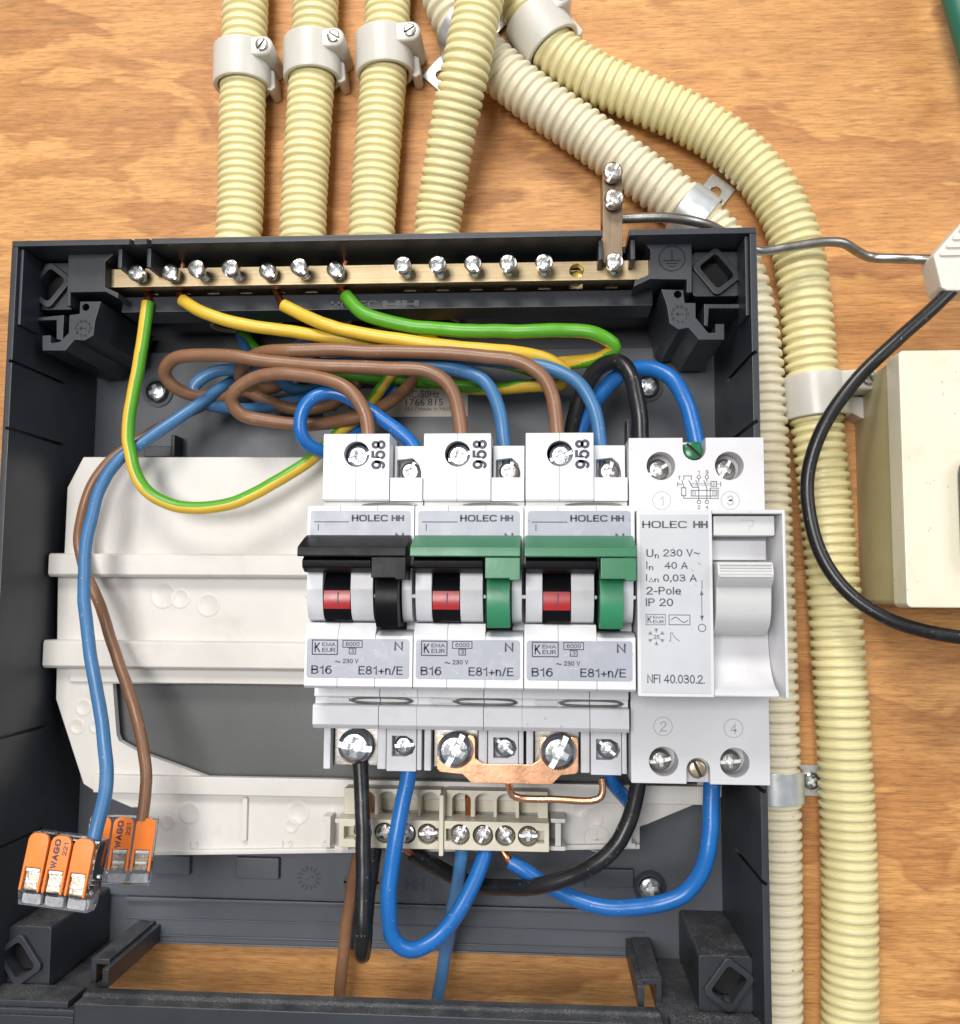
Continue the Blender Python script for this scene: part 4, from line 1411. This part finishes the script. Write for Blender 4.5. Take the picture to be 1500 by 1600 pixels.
build(e, 'wiring_diagram', M_INK2, rcd)

# ---------------------------------------------------------------- wires
from mathutils import noise as mnoise


def wire(label, pts, mats, r=1.9, stripe=None, name='wire', group=None, tip=None):
    P = bezier(px(pts), 1.3)
    sd = len(label) * 3.7
    for i, q in enumerate(P):
        k = min(i, len(P) - 1 - i, 6) / 6
        P[i] = q + mnoise.noise_vector(Vector((i * .11, sd, 0))) * (.45 * k) + mnoise.noise_vector(Vector((i * .35, sd, 7))) * (.10 * k)
    mb = MB().tube(P, r, 48 if stripe else 16, stripe=stripe, rf=lambda L: r * (1 + .02 * mnoise.noise(Vector((L * .12, sd, 3)))))
    if tip:
        o = thing(name, label, 'wire', tuple(P[0]), group)
        build(mb, 'sheath', mats, o, ang=60)
        T = bezier(px(tip) + [P[0], P[2]], .8)
        build(MB().tube(T, 1.1, 10), 'copper_core', M_COPD, o, ang=60)
    else:
        o = build(mb, name, mats, ang=60, org=tuple(P[0]))
        tag(o, label, 'wire', group)
    return o


GY = [M_WYE, M_WGR]
PI = math.pi
wire('green and yellow earth wire sagging in a U over the cream plate', [(231, 473, 37), (223, 530, 38.5), (211, 600, 39), (202, 655, 39), (203, 705, 39), (224, 762, 38.5), (268, 789, 38), (320, 793, 38), (390, 775, 37.5), (450, 741, 36.5), (495, 712, 34), (530, 678, 29), (565, 646, 23), (600, 600, 18), (625, 562, 13), (648, 528, 9)], GY, 1.8, [-PI / 2 - .25, -PI / 2 - .1, -PI / 2, -PI / 2 - .1, -PI / 2], tip=[(226, 448, 34), (232, 462, 34.8)])
wire('yellow-faced earth wire from the second brass bar screw', [(285, 469, 37.5), (318, 488, 40), (400, 510, 40), (500, 526, 38), (600, 540, 35), (700, 553, 31), (790, 568, 27), (850, 590, 22), (825, 603, 19), (740, 604, 17), (640, 598, 14.5), (540, 585, 12), (450, 572, 10), (402, 548, 9), (378, 520, 8)], GY, 1.8, [PI, PI, PI, PI, .5, 0, 0, 0], tip=[(287, 408, 34.6), (283, 430, 34.6), (280, 450, 34.6), (282, 460, 35.4)])
wire('yellow-faced earth wire from the fifth brass bar screw', [(443, 477, 38), (500, 505, 40.5), (600, 527, 41), (700, 541, 41), (800, 549, 40), (852, 560, 37), (885, 580, 32), (878, 598, 27), (820, 605, 23), (740, 607, 19), (650, 590, 15), (580, 552, 10), (562, 518, 8)], GY, 1.85, [PI, PI, PI, PI + .1, PI - .3, .6, .3, 0], tip=[(428, 446, 34), (434, 462, 35)])
wire('green-faced earth wire ending in a hairpin bend near the right post', [(540, 462, 38), (568, 489, 40.5), (640, 508, 41), (720, 516, 41), (800, 517, 41), (880, 516, 41), (932, 523, 41), (960, 543, 39), (938, 560, 36), (895, 567, 33), (850, 570, 29), (770, 566, 23), (700, 545, 15), (655, 518, 8)], GY, 1.95, [.1, .1, 0, 0, -.35, -2.5, -PI, -PI, -PI], tip=[(541, 404, 34.6), (535, 425, 34.6), (531, 445, 34.8), (534, 454, 35.8)])
wire('brown wire looping low and left into the black-handled breaker', [(577, 715, 45), (575, 680, 45), (567, 640, 45), (543, 608, 44.5), (500, 590, 43.5), (440, 584, 42), (390, 594, 40), (362, 621, 38), (376, 647, 36), (430, 659, 34), (500, 661, 32), (560, 652, 28), (610, 627, 22), (640, 600, 17), (655, 560, 12), (658, 525, 8)], M_WBR, 1.95)
wire('brown wire with the widest left loop into the middle breaker', [(723, 715, 45), (721, 680, 45), (716, 640, 45), (700, 600, 44.5), (668, 580, 44), (600, 575, 43), (500, 572, 42), (400, 562, 41), (310, 554, 39), (270, 562, 37), (256, 585, 34), (272, 606, 31), (308, 618, 27), (345, 620, 24), (384, 612, 20), (420, 628, 18), (470, 640, 15.5), (530, 626, 13), (562, 590, 10.5), (566, 540, 9), (562, 515, 8)], M_WBR, 1.95)
wire('topmost brown wire arching over into the right green breaker', [(873, 715, 45), (871, 680, 45), (866, 630, 45), (850, 590, 44.5), (815, 566, 44), (750, 556, 43), (650, 550, 42), (550, 548, 41.5), (450, 547, 41), (408, 552, 38), (384, 566, 32), (376, 588, 26), (398, 608, 19), (440, 600, 13), (468, 560, 9.5), (474, 518, 8)], M_WBR, 1.95)
wire('pale blue wire with a dusty loop into the middle breaker neutral', [(792, 738, 42), (788, 695, 42), (780, 640, 42), (760, 600, 41), (725, 580, 39), (660, 569, 37), (560, 566, 33), (480, 572, 29), (400, 577, 27), (332, 582, 27), (303, 606, 27), (318, 628, 26), (370, 638, 22), (430, 634, 17), (500, 612, 12), (545, 560, 9), (558, 522, 8)], [M_WLB], 1.9)
wire('pale blue wire over the top of the bundle into the right breaker neutral', [(942, 742, 42), (938, 695, 42), (928, 640, 42), (905, 601, 41.5), (870, 578, 40), (800, 567, 37), (700, 558, 34), (600, 546, 33), (540, 538, 33), (490, 539, 32), (445, 553, 26), (432, 582, 19), (455, 608, 13), (492, 606, 10), (484, 560, 8.5), (477, 522, 8)], [M_WLB], 1.9)
wire('blue wire crossing the cream plate to the front lever connector', [(376, 522, 7), (385, 555, 12), (370, 588, 19), (345, 607, 24.5), (300, 640, 30), (240, 681, 34.5), (190, 716, 38), (160, 756, 40), (143, 810, 42), (132, 880, 44), (131, 930, 46), (139, 1000, 49), (152, 1080, 54), (163, 1150, 59), (166, 1205, 63), (160, 1258, 66), (150, 1300, 68), (146, 1318, 68.5)], [M_WLB], 1.75)
wire('brown wire beside the blue one to the rear lever connector', [(383, 524, 5.5), (398, 560, 7.5), (380, 592, 12), (332, 628, 18), (270, 657, 24), (210, 692, 29.5), (165, 726, 33), (140, 766, 34), (127, 810, 34), (124, 850, 33.5), (134, 893, 33.5), (150, 930, 34), (175, 1000, 37), (200, 1080, 41), (220, 1150, 45), (229, 1200, 47), (228, 1240, 48), (222, 1282, 49)], [M_WBR], 1.6)
wire('bright blue wire curling in a hook beside the black-handled breaker', [(652, 722, 42), (645, 694, 41.5), (600, 656, 41), (560, 629, 40.5), (520, 614, 41), (488, 622, 42), (470, 650, 42), (473, 685, 41), (496, 702, 38), (522, 705, 34), (546, 690, 28), (568, 664, 21), (600, 628, 15), (632, 590, 11), (652, 555, 9), (657, 523, 8)], [M_WBL], 1.95)
wire('black wire arching up out of the residual current switch', [(1005, 725, 44), (1001, 683, 44), (996, 630, 44), (986, 588, 43), (965, 567, 40), (936, 575, 36.5), (912, 610, 33), (897, 655, 30), (888, 700, 28), (880, 745, 26)], [M_WBK], 2.3)
wire('bright blue wire arching up out of the residual current switch', [(1094, 725, 44), (1085, 683, 44), (1070, 625, 43.5), (1046, 588, 42), (1010, 574, 39), (970, 586, 35), (935, 621, 31.5), (912, 662, 28.5), (902, 700, 27), (895, 745, 26)], [M_WBL], 2.25)
wire('black wire hanging straight down from the black-handled breaker', [(562, 1180, 45.5), (564, 1220, 46), (567, 1300, 48), (568, 1400, 50), (567, 1462, 51), (566, 1490, 48), (567, 1492, 42), (570, 1478, 36), (574, 1410, 32), (582, 1350, 31), (586, 1322, 31)], [M_WBK], 2.1)
wire('bright blue wire in a deep U from the black-handled breaker to the terminal strip', [(642, 1185, 45.5), (637, 1215, 46), (625, 1280, 47), (612, 1350, 48.5), (607, 1420, 49), (613, 1464, 48), (640, 1483, 46.5), (680, 1468, 44), (715, 1424, 41), (740, 1380, 38), (757, 1335, 35), (760, 1320, 34)], [M_WBL], 2.15)
wire('pale blue wire dropping through the bottom opening of the box', [(723, 1320, 34.5), (720, 1345, 34), (714, 1385, 30), (705, 1430, 22), (697, 1480, 14), (689, 1530, 10), (683, 1572, 8), (676, 1625, 6)], [M_WLB], 1.9)
wire('brown wire dropping through the bottom opening of the box', [(575, 1285, 19), (560, 1330, 16), (551, 1375, 12), (545, 1420, 10), (538, 1480, 9), (530, 1560, 7), (523, 1625, 5)], [M_WBR], 1.85)
wire('thick black wire sweeping from the residual current switch to the terminal strip', [(645, 1333, 31), (680, 1353, 27.5), (720, 1373, 26), (780, 1386, 32), (850, 1382, 40), (910, 1362, 43), (955, 1330, 44), (983, 1281, 44), (994, 1240, 44), (1000, 1200, 44)], [M_WBK], 2.2, tip=[(630, 1322, 33), (638, 1329, 32)])
wire('thick bright blue wire sweeping from the residual current switch to the terminal strip', [(797, 1346, 34), (815, 1357, 34.5), (850, 1380, 35), (900, 1405, 38), (960, 1419, 41), (1020, 1414, 43), (1070, 1395, 44), (1100, 1354, 45), (1111, 1300, 45), (1112, 1240, 44), (1114, 1200, 44)], [M_WBL], 2.2, tip=[(786, 1330, 33.5), (791, 1338, 34)])
wire('short blue wire stub under the right green breaker', [(943, 1195, 42), (955, 1220, 40), (974, 1245, 34), (990, 1262, 28)], [M_WBL], 1.9)

# ---------------------------------------------------------------- lever connectors


def connector(label, u, v, z, rz, rx, ry, sc):
    c = at(u, v, z)
    R = Matrix.Rotation(math.radians(rz), 3, 'Z') @ Matrix.Rotation(math.radians(rx), 3, 'X') @ Matrix.Rotation(math.radians(ry), 3, 'Y')
    t = thing('lever_connector', label, 'wire connector', tuple(c), 'lever connectors')

    def T(m):
        return m.xf(lambda x, y, zz: tuple(c + R @ Vector((x * sc, y * sc, zz * sc))))
    cuts = []
    body = MB().ext([(9.0, -4), (9.0, 2.2), (6.5, 3.6), (-5.8, 3.6), (-9.3, 2.0), (-9.3, -2.6), (-8.0, -4)], 'x', -9.35, 9.35)
    build(T(body), 'clear_shell', M_CLR, t, bevel=.3)
    build(T(MB().box(-8.9, 8.9, -5.0, -2.5, -2.6, .6)), 'busbar', M_ZINC, t, bevel=.2)
    for k in (-1, 0, 1):
        x = k * 6.05
        lv = MB().prism([(x - 2.75, -5.2), (x - 2.0, -5.2), (x - 2.0, .6), (x + 2.0, .6), (x + 2.0, -5.2), (x + 2.75, -5.2), (x + 2.75, 7.6), (x + 2.3, 8.7), (x + 1.2, 9.3), (x - 1.2, 9.3), (x - 2.3, 8.7), (x - 2.75, 7.6)], 3.65, 5.0)
        o = build(T(lv), 'lever', M_ORG, t, bevel=.3)
        if k == 0:
            e = MB()
            text(e, 'WAGO', x - 1.85, x + .25, 1.0, 8.4, 5.04, rot=90, weight=.038)
            text(e, '221', x + .75, x + 2.05, 4.4, 7.8, 5.04, rot=90, weight=.01)
            build(T(e), 'print', M_INK, o)
        build(T(MB().box(x - 1.85, x + 1.85, -5.0, .4, 3.62, 3.9)), 'spring_clamp', M_OLD, t, bevel=.1)
        build(T(MB().box(x - 1.85, x + 1.85, -.5, .5, 3.9, 4.7)), 'spring_clamp', M_GALV, t, bevel=.2)
        build(T(MB().box(x - 1.5, x + 1.5, -3.4, -2.7, 3.9, 4.3)), 'spring_clamp', M_GALV, t, bevel=.15)
        build(T(MB().prism(rrect(x - 2.5, x + 2.5, -8.7, -6.0, .6), -1.5, 1.4)), 'highlight_block', M_GLINT, t, bevel=.25)  # added pale block, painted highlight inside the clear shell
        build(T(MB().prism(rrect(x - 1.7, x + 1.7, -5.9, -4.6, .4), 3.65, 4.3)), 'release_nose', M_CLR, t, bevel=.2)
    return t


connector('orange lever connector in front, hanging on the blue wire', 99, 1360, 69, -6, -8, 2, .93)
connector('orange lever connector behind, hanging on the brown wire', 189, 1327, 48.5, -3, -8, 20, .93)

# ---------------------------------------------------------------- conduits
def rib(t, w=.68):
    """one corrugation: a flat ridge with rounded shoulders, then a narrow flat groove"""
    if t < w:
        return max(0.0, 1 - abs(2 * t / w - 1) ** 3.2) ** .55
    return 0.0



def conduit(label, pts, material, R=8.05, pitch=2.8, plain=()):
    P = resample(bezier(px(pts), 1.0), pitch / 14)

    def rf(L):
        L2 = L + .55 * math.sin(L / 19.0 + R) + .3 * math.sin(L / 7.3)
        t = (L2 / pitch) % 1.0
        j = mnoise.noise(Vector((int(L2 / pitch) * 1.7, pitch, R)))
        return R * (1 + .012 * j) - 1.12 + (1.12 + .12 * j) * rib(t)
    o = build(MB().tube(P, R, 28, rf=rf), 'flexible_conduit', material, ang=75, org=tuple(P[0]))
    return tag(o, label, 'conduit', 'ribbed conduits on the board')


def down(x, z=9):
    """points below the rim: the conduit runs on into the box"""
    return [Vector((x, 84, z)), Vector((x, 64, z))]


def conduit_in(label, pts, x, material):
    P = resample(bezier(px(pts) + down(x), 1.0), 2.68 / 14)
    R = 7.5

    def rf(L):
        L2 = L + .5 * math.sin(L / 17.0 + x) + .25 * math.sin(L / 6.3)
        t = (L2 / 2.68) % 1.0
        j = mnoise.noise(Vector((int(L2 / 2.68) * 1.7, x, R)))
        return R * (1 + .012 * j) - 1.12 + (1.12 + .12 * j) * rib(t, .82)
    t = thing('flexible_conduit', label, 'conduit', tuple(P[0]), 'ribbed conduits on the board')
    build(MB().tube(P, R, 28, rf=rf, caps=False), 'ribbed_tube', material, t, ang=75)
    build(MB().lathe([(6.5, -1), (7.4, -1), (7.4, .6), (6.5, .6), (6.5, -1)], P[-1], (0, -1, 0), 28), 'end_ring', material, t)
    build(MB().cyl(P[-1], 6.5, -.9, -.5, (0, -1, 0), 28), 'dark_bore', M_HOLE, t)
    return t


conduit_in('yellow ribbed conduit entering the box top, leftmost of the row', [(385, -60, 9), (382, 60, 9), (378, 200, 9), (375, 340, 9)], CONDUIT_X[0], M_CON)
conduit_in('yellow ribbed conduit entering the box top, second from the left', [(496, -60, 9), (491, 60, 9), (482, 200, 9), (474, 340, 9)], CONDUIT_X[1], M_CON)
conduit_in('yellow ribbed conduit entering the box top, third from the left', [(608, -60, 9), (604, 60, 9), (593, 200, 9), (582, 340, 9)], CONDUIT_X[2], M_CON)
conduit_in('yellow ribbed conduit leaning over the cream one into the box top', [(766, -70, 25), (745, 20, 25), (729, 100, 24), (708, 200, 18), (691, 300, 12), (684, 350, 9.5)], CONDUIT_X[3], M_CON)
conduit('cream ribbed conduit slanting past the box corner and down its right side', [(676, -70, 9), (706, 20, 9), (758, 88, 9), (830, 150, 9), (910, 205, 9), (990, 264, 9), (1060, 316, 9), (1115, 366, 9), (1152, 420, 9), (1172, 490, 9), (1184, 580, 9), (1192, 700, 9), (1200, 900, 9), (1206, 1100, 9), (1210, 1300, 9), (1211, 1480, 9), (1211, 1680, 9)], M_CONC, 7.9, 3.08)
conduit('olive yellow ribbed conduit in a wide S-bend down the right of the board', [(786, -70, 9), (815, 0, 9), (858, 72, 9), (920, 116, 9), (1000, 152, 9), (1080, 188, 9), (1152, 236, 9), (1208, 300, 9), (1241, 372, 9), (1256, 450, 9), (1264, 540, 9), (1274, 640, 9), (1291, 800, 9), (1308, 1000, 9), (1320, 1200, 9), (1326, 1340, 9), (1328, 1480, 9), (1327, 1680, 9)], M_CONB, 8.0, 2.94)

# ---------------------------------------------------------------- clips on the conduits


def local(c, ang):
    """frame along the conduit: a along it (up), b across it"""
    A = Vector((-math.sin(ang), math.cos(ang), 0))
    B = Vector((math.cos(ang), math.sin(ang), 0))
    return lambda a, b, z: tuple(Vector((c.x, c.y, 0)) + A * a + B * b + Vector((0, 0, z)))


def pipe_clip(label, u, v, deg, lug, ri=7.75, R=9.4):
    c = at(u, v, 9)
    f = local(c, math.radians(deg))
    t = thing('conduit_clip', label, 'pipe clip', (c.x, c.y, 0), 'milky plastic clips on the conduits')
    out = [(R * math.cos(math.radians(g)), 9.2 + R * math.sin(math.radians(g))) for g in range(-50, 231, 10)]
    inn = [(ri * math.cos(math.radians(g)), 9.2 + ri * math.sin(math.radians(g))) for g in range(230, -51, -10)]
    m = MB()
    m.ext(out + inn, 'y', -6.6, 6.6)
    m.xf(lambda x, y, z: f(y, x, z))
    build(m, 'sleeve', M_CLIP, t, bevel=.6, ang=40)
    # screw lug: a teardrop block beside the sleeve, and the springy leg under it
    r = 3.3
    a0 = 3.2
    tear = [(lug + r * math.cos(math.radians(g)), a0 + r * math.sin(math.radians(g))) for g in range(-80, 81, 16)] + [(.5, a0 + r), (.5, a0 - r)]
    m = MB().prism(tear, .3, 17.0).xf(lambda x, y, z: f(y, x, z))
    build(m, 'screw_lug', M_CLIP, t, bevel=.9, seg=3, ang=40)
    leg = [(7.5, -1.0), (8.9, .5), (lug + 1.6, -1.0), (lug + 2.0, -6.6), (lug + .4, -7.6), (lug - .9, -7.0), (8.2, -3.5)]
    m = MB().prism(leg, .2, 8.5).xf(lambda x, y, z: f(y, x, z))
    build(m, 'spring_leg', M_CLIP, t, bevel=.4)
    place(SC_CLP, 'clip_screw', f(a0, lug, 16.7), t, (0, 0, 1), random.uniform(0, 180))
    build(MB().cyl(f(a0, lug, 17.0), 2.35, -.1, .16, n=24), 'lug_rim', M_STEEL, t)
    return t


pipe_clip('milky plastic clip on the leftmost top conduit', 379, 108, 1, 8.9)
pipe_clip('milky plastic clip on the second top conduit', 488, 96, 2, 8.9)
pipe_clip('milky plastic clip on the third top conduit, touching the metal saddle', 601, 88, 3, 9.6)
pipe_clip('tilted milky plastic clip high on the S-bend conduit', 846, 52, 34, 9.8, 8.2, 9.9)
pipe_clip('milky plastic clip on the S-bend conduit beside the ivory box', 1273, 622, 4, 14.2, 8.2, 9.9)


def saddle(label, u, v, deg, tabs, w=4.6, screw=False):
    c = at(u, v, 9)
    f = local(c, math.radians(deg))
    t = thing('metal_saddle', label, 'pipe clip', (c.x, c.y, 0), 'galvanised saddles on the cream conduit')
    R = 8.75
    prof = []
    out, inn = [], []
    for g in range(-20, 201, 10):
        out.append((R * math.cos(math.radians(g)), 9.0 + R * math.sin(math.radians(g))))
        inn.append(((R - .6) * math.cos(math.radians(g)), 9.0 + (R - .6) * math.sin(math.radians(g))))
    m = MB().ext(out + inn[::-1], 'y', -w, w).xf(lambda x, y, z: f(y, x, z))
    build(m, 'band', M_GALV, t, bevel=.12, ang=40)
    m = MB().ext([(R + .05, 9.3), (R + .05, 8.5), (R + .05, 8.5)], 'y', -.1, .1)
    for s, ln in tabs:
        x0, x1 = s * (R - 1.2), s * (R + ln)
        hole = MB().cyl((0, 0, 0), 1.9, -3, 6).xf(lambda x, y, z: f(y, s * (R + ln * .52) + x, z))
        lo, hi = min(x0, x1), max(x0, x1)
        m = MB().box(lo, hi, -w, w, .4, 1.2).xf(lambda x, y, z: f(y, x, z))
        build(m, 'tab', M_GALV, t, bevel=.1, cut=[hole])
        xw = s * (R - .7)
        m = MB().box(min(xw, xw + s * .6), max(xw, xw + s * .6), -w, w, .4, 7.5).xf(lambda x, y, z: f(y, x, z))
        build(m, 'band_leg', M_GALV, t, bevel=.1)
        if screw:
            place(SC_SAD, 'saddle_screw', f(0, s * (R + ln * .52), 1.5), t, (0, 0, 1), 30)
    return t


saddle('galvanised saddle with an empty hole on the slanting cream conduit', 1084, 336, -128 + 180, [(1, 9.5)])
saddle('galvanised saddle screwed down beside the lower right of the box', 1209, 1226, 0, [(1, 8)], screw=True)
saddle('galvanised saddle half hidden under the crossing conduit at the top', 728, 50, 48, [(1, 9.0), (-1, 9.0)])

# ---------------------------------------------------------------- things at the right edge
jb = thing('junction_box', 'ivory square junction box at the right edge of the board', 'junction box', (188, -24.5, 0))
build(MB().prism(rrect(157.0, 222, -24.2, 44.9, 1.5), .2, 30), 'box_base', M_JBSHADE, jb, bevel=.4)
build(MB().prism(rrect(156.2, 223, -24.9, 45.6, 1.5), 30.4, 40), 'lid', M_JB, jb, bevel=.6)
p = at(1491, 800, 40)
build(MB().prism(rrect(p.x + .8, p.x + 30, at(1480, 893, 40).y, at(1480, 712, 40).y, 5), 40.05, 44), 'shade_block', M_LIDSHADE, jb, bevel=1.2)  # not a real part: added dark block standing in for shade on the lid

wc = thing('cable_connector', 'white ribbed plastic connector at the right edge joining rod and black cable', 'connector', (175, 72, 12))
poly = pxpoly([(1458, 398), (1506, 343), (1580, 343), (1580, 455), (1480, 454), (1471, 450)], 30)
build(MB().prism(poly, 20, 30), 'shell', M_WCON, wc, bevel=.8)
for k in range(4):
    p0, p1 = at(1468 + k * 10, 398 - k * 12.5, 30), at(1540, 398 - k * 12.5, 30)
    build(MB().box(p0.x, p1.x, p0.y - .5, p0.y + .5, 29.8, 30.7), 'grip_rib', M_WCON, wc, bevel=.2)
cable = build(MB().tube(bezier(px([(1540, 400, 26), (1500, 440, 27), (1455, 484, 28), (1400, 533, 29), (1335, 597, 29), (1285, 670, 28), (1262, 745, 27), (1268, 820, 27), (1290, 880, 28), (1330, 930, 30), (1385, 966, 32), (1440, 985, 33), (1500, 996, 34), (1560, 1003, 34)])), 1.95, 18), 'black_cable', M_WBK, ang=60)
tag(cable, 'black round cable bowing across the right-hand conduit', 'cable')
hose = build(MB().tube(bezier(px([(1478, -80, 12), (1492, -10, 12), (1512, 60, 12), (1535, 140, 12)])), 4.2, 20), 'green_hose', M_HOSE, ang=60)
tag(hose, 'dark green hose crossing the top right corner', 'hose')
